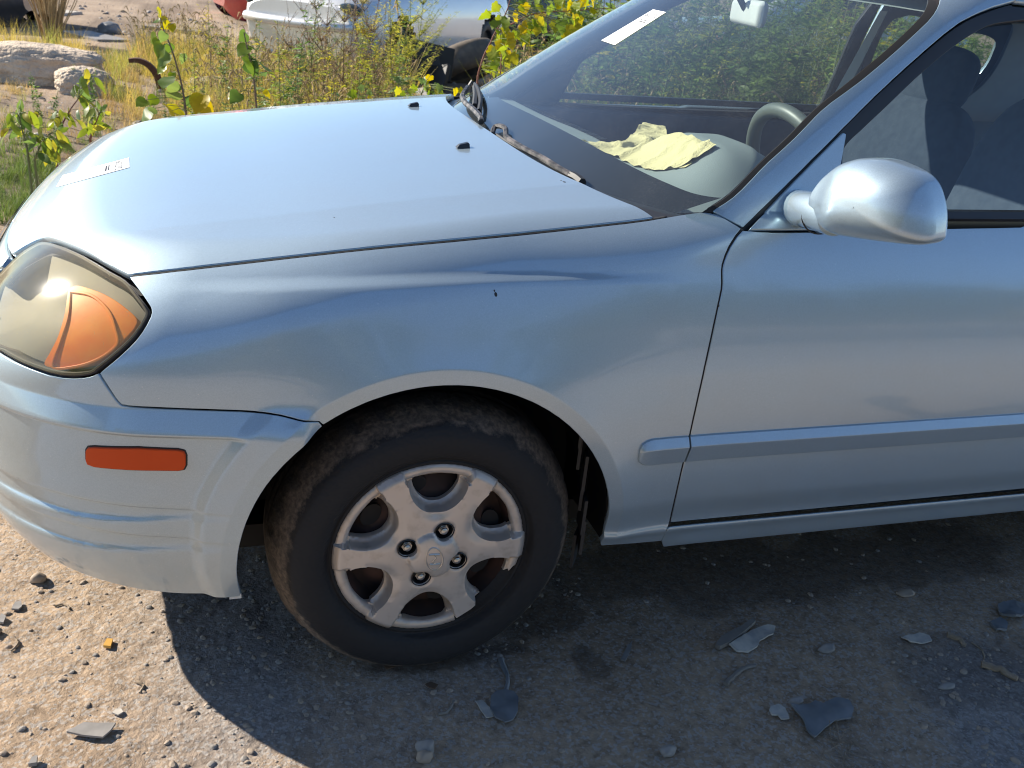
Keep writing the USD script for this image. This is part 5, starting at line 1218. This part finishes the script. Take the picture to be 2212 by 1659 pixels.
# tan and golden grass between the hood and the yard
g1 = np.vstack([band(230, -.9, 2.0, 8.6, 10.4, rg, .46, 1.1), band(520, -.35, 2.8, 4.6, 8.6, rg, .44, 1.2)])
g0 = np.vstack([band(420, -3.6, -.2, 8.1, 10.0, rg, .42, 1.0), band(240, -1.0, 1.2, 6.0, 9.0, rg, .45, 1.3)])
def clear(p):
    q = np.column_stack([p, np.zeros(len(p))])-CAM; k = q @ FWD; x = PW/2+FPX*(q @ RIGHT)/k
    return p[~((x > 865) & (x < 1075) & (p[:, 1] < 12.5))]
g1, g0 = clear(g1), clear(g0)
off_car = lambda p: p[~((np.abs((p[:, 0]-1.9)*.77-(p[:, 1]-10.9)*.64) < .9) & (np.abs((p[:, 0]-1.9)*.64+(p[:, 1]-10.9)*.77) < 2.2))]
g1, g0 = off_car(g1), off_car(g0)
scatter('short_grass', [GR[3], GR[2], (GR[1][0], GR[1][1][:1])], g0, .35, .75, [.55, .2, .25], 'short tan grass around the boulders', 'grass', rg)
scatter('mixed_weeds', [WD[2], WD[1], WD[4], WD[3]], clear(band(130, -.4, 3.0, 4.4, 8.0, rg, .40, 1.1, 55)), .35, .75, [.25, .25, .25, .25], 'mixed green and brown weeds among the dry grass behind the hood', 'weeds', rg)
scatter('dry_grass', GR, g1, .45, .95, [.24, .30, .20, .26], 'tan and golden dry grass beyond the hood', 'grass', rg)
g2 = np.vstack([band(130, -1.45, -.95, 3.2, 4.4, rg, .2), band(60, -1.7, -.6, 4.2, 5.6, rg, .4)])
scatter('green_grass', [GR[2]], g2, .28, .5, [1.0], 'fine green grass at the left edge beyond the bumper', 'grass', rg)
g3 = band(260, -2.4, 1.0, 4.6, 8.0, rg, .52, 1.4)
scatter('sparse_weeds', [GR[3], GR[0], WD[2]], g3, .18, .42, [.62, .28, .10], 'low sparse weeds and straw on the dirt beyond the hood', 'weeds', rg)
g6 = clear(np.vstack([band(95, -.15, 1.9, 2.9, 4.8, rg, .2, 1.3, 71), band(60, .5, 1.9, 4.6, 7.0, rg, .2, 1.3, 72)]))
scatter('leafy_weeds', WD+[(GR[1][0], GR[1][1])], g6, .62, .95, [.18, .20, .10, .22, .14, .16], 'taller green and brown weeds rising just behind the hood', 'weeds', rg)
# tall weeds behind the windscreen and beyond the car
w1 = off_car(clear(np.vstack([band(230, 2.0, 6.5, 4.2, 7.0, rg, .3), band(170, 3.2, 9.5, 6.0, 9.5, rg, .3), band(60, 1.9, 3.4, 3.4, 4.6, rg, .3)])))
scatter('tall_weeds', WD, w1, .9, 1.55, [.42, .16, .24, .08, .10], 'tall leafy green weeds seen through the car windows', 'weeds', rg)
g4 = clear(band(500, 1.4, 7.5, 3.2, 8.0, rg, .3)); scatter('green_undergrowth', [GR[1], GR[2], GR[0]], g4, .8, 1.5, [.3, .5, .2], 'long grass under the tall weeds beyond the car', 'grass', rg)
# unseen growth that the door mirrors: scrub behind the camera blocking the low sky
rs = np.random.default_rng(29); SB = []
for k, mt in enumerate(('weed_green', 'weed_green', 'weed_yellow')):
    s_, l_ = weed(1.0, 700, .11, 'oval', rs, 22, bushy=.45); SB.append((f'scrub_{k:03d}', [('stem', s_, 'stem_brown', False), ('leaf', l_, mt, False)]))
w2 = band(420, -26, 30, -13.5, -10.0, rs, .0)
scatter('tall_scrub', SB, w2, 2.2, 4.6, [.45, .4, .15], 'unseen belt of tall scrub behind the camera, set there to block the low sky', 'scrub', rs)
# ------------------------------------------------------------------ rocks and scrap in the yard beyond the hood
def big_rock(px, sx, sy, sz, seed, rot, label):
    c = gpx(*px); m = trimesh.creation.icosphere(5, 1.0); v = m.vertices; v = np.sign(v)*np.abs(v)**.72
    r = 1+.22*(meshkit.fbm(v*1.6+seed, 4, seed)-.5)*2+.05*(meshkit.fbm(v*9+seed, 3, seed)-.5)*2
    m.vertices = v*r[:, None]*[sx, sy, sz]; o = mesh('boulder', m, 'rock_pale', smooth=40)
    o.AddTranslateOp().Set(Gf.Vec3d(float(c[0]), float(c[1]), gz(*c)+sz*.55)); o.AddRotateZOp().Set(float(rot)); tag(o, label, 'boulder')
big_rock((75, 172), .56, .30, .19, 3, -8, 'large pale flat boulder cut by the left picture edge')
big_rock((183, 198), .21, .17, .125, 9, 10, 'smaller pale boulder to the right of the large one')
big_rock((455, 196), .22, .16, .08, 15, 20, 'low pale stone half hidden in the dry grass behind the hood')
# rusty curved strip, sticking up
c = gpx(345, 196); th = np.linspace(0, 1, 24); P = []
arc_ = at_y(spline([(278, 131), (300, 131), (322, 142), (338, 162), (345, 182), (349, 197)], 5), c[1])
tn = np.gradient(arc_, axis=0); tn /= np.linalg.norm(tn, axis=1)[:, None]; nn = np.cross(tn, [0, 1, 0])
w_ = np.linspace(.016, .034, len(arc_))
V = np.vstack([arc_+nn*w_[:, None]+[0, -.02, 0], arc_-nn*w_[:, None]+[0, -.02, 0], arc_-nn*w_[:, None]+[0, .05, 0], arc_+nn*w_[:, None]+[0, .05, 0]]); n_ = len(arc_)
Ff = []
for i in range(n_-1):
    for a_, b_ in ((0, 1), (1, 2), (2, 3), (3, 0)): Ff += [[a_*n_+i, b_*n_+i, b_*n_+i+1], [a_*n_+i, b_*n_+i+1, a_*n_+i+1]]
Ff += [[0, n_, 2*n_], [0, 2*n_, 3*n_]]
tag(mesh('bent_strip', (V, np.array(Ff)), 'rust', smooth=30), 'rusty curved metal strip standing up beside the boulders', 'metal strip')
def plank(px0, px1, w, t, mt, label, name='plank', cat_='plank', dz=0.0):
    a, b = gpx(*px0), gpx(*px1); d = b-a; L = np.linalg.norm(d); c = (a+b)/2
    m = box(L, w, t); m = m.subdivide().subdivide(); v = m.vertices; v[:, 2] += .012*(meshkit.fbm(v*[3, 8, 0], 3, 4)-.5)
    o = mesh(name, m, mt, smooth=30); o.AddTranslateOp().Set(Gf.Vec3d(float(c[0]), float(c[1]), gz(*c)+t/2+dz)); o.AddRotateZOp().Set(math.degrees(math.atan2(d[1], d[0]))); tag(o, label, cat_)
plank((318, 62), (436, 76), .26, .05, 'wood_grey', 'weathered grey board lying on the yard behind the leafy sapling')
plank((160, 72), (246, 92), .40, .03, 'slate_plastic', 'dark flat panel lying on the yard by the dry bush', 'panel', 'panel')
rock((238, 72), .14, 51, 'grey_film', 'scrap_lump', 'blue grey scrap lump at the end of the dark flat panel', 'scrap', flat=.6)
plank((112, 32), (160, 28), .25, .04, 'white_flake', 'pale broken sheet in the shadow of the dark wreck', 'broken_sheet', 'sheet')
# scattered scraps and stones on the yard
sp_ = np.stack([rg.uniform(-5, 2.5, 1600), rg.uniform(3.0, 17, 1600)], 1)
instancer('yard_rubble', [(f'lump_{k:03d}', [('stone', stone_mesh(60+k, 1), ('stone_grey', 'stone_tan', 'stone_dark', 'white_flake')[k], False)]) for k in range(4)], np.column_stack([sp_, ground_z(sp_[:, 0], sp_[:, 1])]), .010+.05*rg.random(1600)**4, rg.uniform(0, 6.28, 1600), rg.integers(0, 4, 1600), 'small rubble scattered over the yard beyond the hood', 'rubble')

# ------------------------------------------------------------------ wrecked cars in the yard
paint('red_paint', (.45, .03, .03)); paint('dark_paint', (.04, .045, .055)); paint('silver_paint', (.50, .50, .50))
mat('wreck_glass', (.03, .045, .05), .08); mat('dull_chrome', (.42, .42, .42), .35, .8)
def wreck_shape():
    """coarse body shell of a small saloon: x forward is -x, centre line y = 0."""
    xs_ = np.linspace(-.72, 3.36, 70); th = np.linspace(-.72, 1.57, 34); V = []
    for x in xs_: V.append(Cyl(FG, (.835, .55), 1.0).fwd(np.column_stack([np.full(34, x), th])))
    V = np.array(V); V[:, -1, 1] = .835
    cut = np.zeros((69, 33), bool)
    for i in range(69):
        for j in range(33):
            c = V[i, j]
            for wx in (0, 2.44): cut[i, j] |= np.hypot(c[0]-wx, c[2]-.28) < .33 and c[1] < .30
    half = V.reshape(-1, 3)-[0, .835, 0]; Ff = [[i*34+j, (i+1)*34+j, (i+1)*34+j+1] for i in range(69) for j in range(33) if not cut[i, j]]+[[i*34+j, (i+1)*34+j+1, i*34+j+1] for i in range(69) for j in range(33) if not cut[i, j]]
    Ff = np.array(Ff); n = len(half)
    nose = [list(range(0, 34))]
    full = np.vstack([half, half*[1, -1, 1]]); FF = np.vstack([Ff, Ff[:, ::-1]+n])
    caps = [[j, n+j, n+j+1] for j in range(33)]+[[j, n+j+1, j+1] for j in range(33)]
    e = 69*34; caps += [[e+j, e+n+j+1, e+n+j] for j in range(33)]+[[e+j, e+j+1, e+n+j+1] for j in range(33)]
    return full, np.vstack([FF, np.array(caps)])
WS = wreck_shape()
def glass_patch(zx, side):
    P = on_side(*np.array(zx).T, fun=G); P = P-[0, .835, 0]; n = grad(G, P+[0, .835, 0]); P = P+n*.006
    if side > 0: P[:, 1] *= -1
    A, tri, L = triangulate(fix_poly(P[:, [0, 2]]), .2); return (np.column_stack([A[:, 0], np.interp(A[:, 1], np.sort(P[:, 2]), P[np.argsort(P[:, 2]), 1]), A[:, 1]]), tri)
def wreck(paint_, label, loc, rotz, hood_open=False, roofless=False, tilt=0.0):
    w = thing('wrecked_car', label, 'car', loc, rotz, 'wrecked cars in the yard')
    mesh('body', WS, paint_, w, smooth=35)
    for s in (-1, 1):
        mesh('side_window', glass_patch([(.95, .93), (1.30, 1.26), (2.20, 1.27), (2.55, .95)], s), 'wreck_glass', w)
        for wx in (0, 2.44):
            t = lathe([(.0, .06), (.15, .05), (.17, .0), (.20, -.015), (.25, -.01), (.28, .02), (.285, .10), (.28, .17), (.2, .19)], 28)
            if s > 0: t.vertices[:, 1] *= -1; t.invert()
            t.apply_translation([wx, s*.80, .283]); mesh('tyre', t, 'rubber_black', w, smooth=40)
        hl_ = trimesh.creation.icosphere(2, 1.0); hl_.apply_scale([.09, .16, .075]); hl_.apply_translation([-.62, s*.56, .665]); mesh('headlight', hl_, 'wreck_glass', w, smooth=True)
    yy_ = np.linspace(-.60, .60, 16); Q = []
    for z in (.93, 1.26): Q.append(np.stack([XW(yy_*(1 if z < 1 else .86)+.835, z)-.004, yy_*(1 if z < 1 else .86), np.full(16, z)+.006], 1))
    Q = np.vstack(Q); mesh('windscreen', (Q, np.array([[i, i+1, i+17] for i in range(15)]+[[i, i+17, i+16] for i in range(15)])), 'wreck_glass', w, smooth=True)
    bb = tube(spline([(-.70, -.66, .50), (-.83, -.40, .50), (-.86, 0, .50), (-.83, .40, .50), (-.70, .66, .50)], 5), .05, 8); mesh('bumper', bb, paint_ if paint_ != 'dark_paint' else 'dull_chrome', w, smooth=True)
    return w
wreck('white_paint', 'white car with dark headlights behind the tall weeds, top left of centre', (1.19, 10.06, 0), 50)
wreck('dark_paint', 'dark car in the upper left corner casting a shadow across the yard', (-2.85, 12.7, 0), 172)
wreck('red_paint', 'red car far off behind the white one, only its tail corner showing', (.85, 16.6, 0), 8)
wreck('dark_paint', 'black car behind the leaning tyre and the vines', (5.2, 14.9, 0), -160)
wreck('silver_paint', 'silver car behind the black one, beside the grape vine', (8.6, 19.0, 0), -150)
wreck('white_paint', 'white car among the tall weeds seen through the windscreen', (6.0, 10.6, 0), -20)
# leaning tyre
ty = lathe([(.17, .03), (.19, .0), (.24, -.01), (.275, .005), (.295, .035), (.30, .10), (.295, .165), (.275, .195), (.24, .21), (.19, .20), (.17, .17)], 48)
v = ty.vertices; r_ = np.hypot(v[:, 0], v[:, 2]); a_ = np.arctan2(v[:, 2], v[:, 0]); k_ = np.where((np.abs(np.mod(a_*18/np.pi, 1)-.5) < .14) & (r_ > .285), .972, 1.0); v[:, [0, 2]] *= k_[:, None]; ty.vertices = v-[0, .1, 0]
mat('tyre_grey', (.10, .085, .07), .9, noise=(16, (.16, .13, .10), .4, .7))
to = thing('old_tyre', 'dusty bald tyre leaning over on dark scrap beside the vines', 'tyre', (*(at_y([(1000, 135)], 9.2)[0]-[0, 0, .02]),)); to.AddRotateXYZOp().Set(Gf.Vec3f(58, 0, 38)); to.AddScaleOp().Set(Gf.Vec3f(1.35, 1.35, 1.35))
mesh('tyre_carcass', ty, 'tyre_grey', to, smooth=40)
ds = thing('dark_scrap', 'heap of black scrap panels under the leaning tyre', 'scrap', (*at_z([(915, 200)], 0)[0],))
for k in range(5):
    m = box(.6, .05, .34, bev=.01); m.apply_transform(trimesh.transformations.euler_matrix(rg.uniform(-.6, .6), rg.uniform(-.4, .4), rg.uniform(-1, 1))); m.apply_translation([rg.uniform(-.2, .2), rg.uniform(-.1, .5), .10+.05*k]); mesh('scrap_panel', m, 'rubber_black', ds)

# ------------------------------------------------------------------ single plants
def sapling(name, label, cat_, y0, stem_px, leaves, kind, mats, size, stem_mat='stem_brown', r0=.006, seed=0, yspread=.10, group=None):
    """stem along pixels at depth y0, each leaf a part; leaves: (px, py, scale, material index)."""
    rg = np.random.default_rng(seed); S_ = at_y(spline(stem_px, 6), y0); S_[:, 1] += np.cumsum(rg.normal(0, .004, len(S_)))
    base = np.array([S_[0, 0], S_[0, 1], gz(S_[0, 0], S_[0, 1])]); S_ = np.vstack([base+[0, 0, -.02], S_]) if S_[0, 2] > base[2] else S_
    t = thing(name, label, cat_, base, group=group)
    mesh('stem', tube(S_-base, np.linspace(r0, r0*.4, len(S_)), 6), stem_mat, t, smooth=40)
    stalks = []
    for (lx, ly, sc_, mi) in leaves:
        c = at_y([(lx, ly)], y0+rg.uniform(-yspread, yspread))[0]; L = size*sc_
        k = np.argmin(np.linalg.norm(S_-c, axis=1)); p = S_[k]; d = c-p; d /= np.linalg.norm(d)+1e-9
        hang = np.array([d[0]*.6+rg.normal(0, .35), rg.normal(0, .45)-.15, -.65+rg.normal(0, .3)]); hang /= np.linalg.norm(hang)
        p0 = c-hang*L*.5; V, f = leaf(kind, L, rg.uniform(.05, .35), rg.uniform(.05, .35), .05, rg)
        up = np.array([rg.normal(0, .5), -1.0, .8+rg.normal(0, .4)])
        V = orient(V, p0-base, hang, up=up, roll=math.pi/2*0+rg.normal(0, .5))
        mesh('leaf', (V, f), mats[mi], t, smooth=True)
        stalks.append(tube([p-base, (p+p0)/2-base+[0, 0, .01], p0-base], .0012, 4))
    if stalks: tag(mesh('leaf_stalks', cat(*stalks), 'stem_green', t), kind='stuff')
    return t
sap = [(345, 30, .8, 1), (355, 52, .9, 1), (338, 45, .6, 0), (372, 60, .6, 1), (330, 85, .9, 0), (340, 98, .9, 0), (352, 80, .7, 2), (343, 112, 1.1, 0), (352, 128, 1.1, 2), (365, 105, .8, 0), (395, 128, .7, 2), (348, 150, .8, 0), (372, 165, .55, 0), (358, 178, 1.2, 0), (370, 188, 1.1, 2), (383, 190, .6, 0), (372, 208, 1.1, 2), (378, 240, 1.5, 1), (362, 236, 1.2, 1), (305, 222, .9, 0), (330, 218, .8, 0), (315, 250, 1.2, 2), (328, 238, .7, 2), (430, 225, 1.5, 1), (415, 222, 1.0, 0), (448, 235, 1.1, 1)]
sapling('poplar_sapling', 'young poplar sapling with large yellow-green leaves rising left behind the hood', 'sapling', 3.0, [(404, 262), (398, 215), (388, 165), (372, 110), (352, 60), (346, 38)], sap, 'poplar', ['poplar_leaf', 'poplar_yellow', 'weed_green'], .062, seed=2)
sap2 = [(526, 80, .9, 0), (524, 108, 1.1, 0), (541, 140, 1.5, 0), (545, 147, 1.1, 0), (570, 145, 1.3, 2), (500, 205, .8, 1), (508, 210, 1.0, 0), (577, 203, .7, 1), (535, 112, .7, 0), (565, 158, 1.0, 2)]
sapling('poplar_sapling', 'thinner poplar sapling with few broad leaves in the dry grass behind the hood', 'sapling', 3.1, [(556, 260), (552, 210), (545, 150), (532, 95), (527, 70)], sap2, 'poplar', ['poplar_leaf', 'poplar_yellow', 'weed_green'], .062, seed=4)
rv_ = np.random.default_rng(8)
def cloud(n, pts, sx, sy, sc0, sc1, nm):
    out = []
    for i in range(n):
        c = pts[rv_.integers(len(pts))]; out.append((c[0]+rv_.normal(0, sx), c[1]+rv_.normal(0, sy), rv_.uniform(sc0, sc1), int(rv_.integers(nm))))
    return out
vin = cloud(80, [(1075, 60), (1090, 95), (1120, 90), (1150, 55), (1180, 60), (1105, 130), (1085, 165), (1080, 120), (1130, 20), (1060, 30), (1215, 70), (1240, 55), (1060, 150), (1075, 185)], 11, 9, .6, 1.25, 4)
vin = [l for l in vin if l[1] < 185-(l[0]-1070)*.62+8]
sapling('grape_vine', 'climbing vine with yellow-green lobed leaves at the far end of the windscreen', 'vine', 3.4, [(1027, 215), (1035, 150), (1060, 90), (1090, 30), (1105, -20)], vin, 'vine', ['vine_leaf', 'vine_leaf', 'poplar_yellow', 'vine_leaf'], .058, 'stem_red', seed=5, yspread=.22)
vin2 = cloud(16, [(1180, 20), (1240, 25), (1215, 8), (1160, 15), (1265, 15)], 10, 6, .7, 1.2, 4)
sapling('grape_vine', 'reddish vine runner with hanging leaves across the top by the windscreen', 'vine', 3.5, [(1090, 60), (1150, 32), (1230, 24), (1300, 20), (1340, 18)], vin2, 'vine', ['vine_leaf', 'vine_leaf', 'poplar_yellow', 'vine_leaf'], .058, 'stem_red', r0=.004, seed=6)
low = cloud(34, [(900, 190), (915, 175), (870, 200), (940, 195), (985, 205), (1010, 215), (930, 200), (800, 205), (760, 208)], 9, 8, .5, .95, 4)
sapling('low_vine', 'low leafy vine along the far edge of the hood in front of the tyre', 'vine', 3.1, [(900, 240), (905, 215), (915, 190)], low, 'vine', ['vine_leaf', 'weed_green', 'poplar_yellow', 'poplar_leaf'], .045, 'stem_green', seed=7, yspread=.2)
for i, (pxs, pts, n, lb) in enumerate((
    ([(60, 330), (50, 290), (40, 250)], [(20, 260), (45, 250), (60, 265), (35, 285), (15, 290), (70, 290)], 26, 'leafy plant with yellow-green oval leaves at the left edge below the boulders'),
    ([(120, 330), (125, 290), (150, 240), (168, 215)], [(100, 265), (130, 270), (150, 240), (170, 215), (185, 195), (160, 255), (195, 185)], 26, 'leafy plant reaching up in front of the smaller boulder'),
    ([(75, 345), (85, 320), (95, 300)], [(80, 310), (100, 320), (60, 325), (110, 300), (120, 335), (130, 315)], 30, 'bushy yellow-green plant beside the far headlight'),
    ([(195, 300), (205, 270), (215, 245)], [(190, 250), (215, 240), (230, 255), (200, 275), (175, 285)], 20, 'sprawling leafy plant just past the hood corner'))):
    sapling('leafy_plant', lb, 'plant', 3.2 if i != 1 else 3.6, pxs, cloud(n, pts, 12, 10, .6, 1.25, 4), 'oval', ['poke_leaf', 'poke_leaf', 'weed_yellow', 'weed_green'], .075, 'stem_red' if i % 2 else 'stem_green', seed=20+i, yspread=.18)
# dry many-stemmed bush at the upper left
db = []; c0 = np.array([*gpx(112, 92), 0.0]); rb = np.random.default_rng(12)
for i in range(110):
    a = rb.uniform(0, 6.28); s_ = rb.uniform(.03, .30); h_ = rb.uniform(.6, 1.15)
    b0_ = .10*rb.random(); P = np.array([[b0_*math.cos(a), b0_*math.sin(a), 0], [s_*.6*math.cos(a), s_*.6*math.sin(a), h_*.4], [s_*math.cos(a), s_*math.sin(a), h_*.75], [s_*1.02*math.cos(a)+rb.normal(0, .03), s_*1.02*math.sin(a), h_]]); db.append(tube(spline(P, 4), np.linspace(.007, .003, 13), 5))
bt = thing('dry_bush', 'dry brown bush of bare upright stems in front of the dark car', 'bush', c0); tag(mesh('stems', cat(*db), 'seed_head', bt, smooth=40), kind='stuff')
# tall single weeds: yellow-green feathery ones, a brown thicket, one with white flowers
def one_weed(px_base, y0, h, nl, ls, kind, mt, stem, label, cat_='weed', seed=0, br=14, bushy=.4, flowers=None, name='tall_weed', group=None):
    rw = np.random.default_rng(seed); s_, l_ = weed(h, nl, ls, kind, rw, br, bushy=bushy); c = at_y([px_base], y0)[0]
    t = thing(name, label, cat_, (c[0], y0, gz(c[0], y0)-.02), group=group); mesh('stem', s_, stem, t); mesh('foliage', l_, mt, t)
    if flowers:
        fv = []
        for _ in range(flowers):
            k = rw.integers(len(l_[0])); p = l_[0][k]
            if p[2] > h*.6: fv.append(T(trimesh.creation.icosphere(0, .010), p+rw.normal(0, .02, 3)))
        tag(mesh('flowers', cat(*fv), 'flower_white', t), kind='stuff')
    return t
for i, (px, y0, h, mt, lb) in enumerate((
    ((800, 230), 6.4, 1.25, 'grass_gold', 'golden feathery weed, leftmost of the tall ones behind the hood'),
    ((850, 230), 6.1, 1.35, 'weed_yellow', 'tall yellow-green feathery weed at the top centre, broadest of the group'),
    ((893, 230), 8.4, 1.60, 'weed_yellow', 'drooping yellow-green weed hanging over the leaning tyre'),
    ((880, 230), 6.9, 1.40, 'grass_gold', 'golden weed standing behind the broad yellow-green one'))):
    one_weed(px, y0, h, 1700, .052, 'lance', 'feather_gold' if i != 2 else 'weed_yellow', 'stem_green', lb, seed=40+i, br=34, bushy=.42)
for i, (px, y0, h, lb) in enumerate((((700, 235), 6.0, 1.05, 'brown dead weed beside the white car, left of the golden weeds'), ((745, 235), 5.6, 1.15, 'tangled brown dead weed with seeds, between the white car and the golden weeds'), ((775, 240), 6.6, 1.25, 'tall brown stalky weed just left of the golden weeds'))):
    one_weed(px, y0, h, 700, .028, 'lance', 'weed_brown', 'stem_brown', lb, seed=60+i, br=26, bushy=.40)
b0 = one_weed((720, 240), 5.1, 1.0, 520, .030, 'lance', 'weed_brown', 'stem_brown', 'brown dead seedy weed in the tangle left of the golden weeds', seed=64, br=22, bushy=.42, group='brown dead weeds in the tangle')
for i, (px, y0, sc) in enumerate((((690, 240), 5.4, .95), ((738, 240), 6.1, 1.1), ((760, 240), 5.0, .9), ((785, 240), 5.7, 1.05), ((640, 240), 5.6, .85), ((820, 240), 5.3, 1.0))):
    c = at_y([px], y0)[0]; copy_of(b0, (c[0], y0, gz(c[0], y0)-.02), 70*i+30, sc)
one_weed((668, 200), 6.6, 1.15, 420, .065, 'lance', 'weed_green', 'stem_green', 'green weed with small white flowers in front of the white car', seed=70, br=9, flowers=160, name='flowering_weed')
one_weed((455, 160), 7.6, .85, 220, .06, 'lance', 'weed_yellow', 'stem_green', 'slim pale weed in front of the red car', seed=71, br=7)
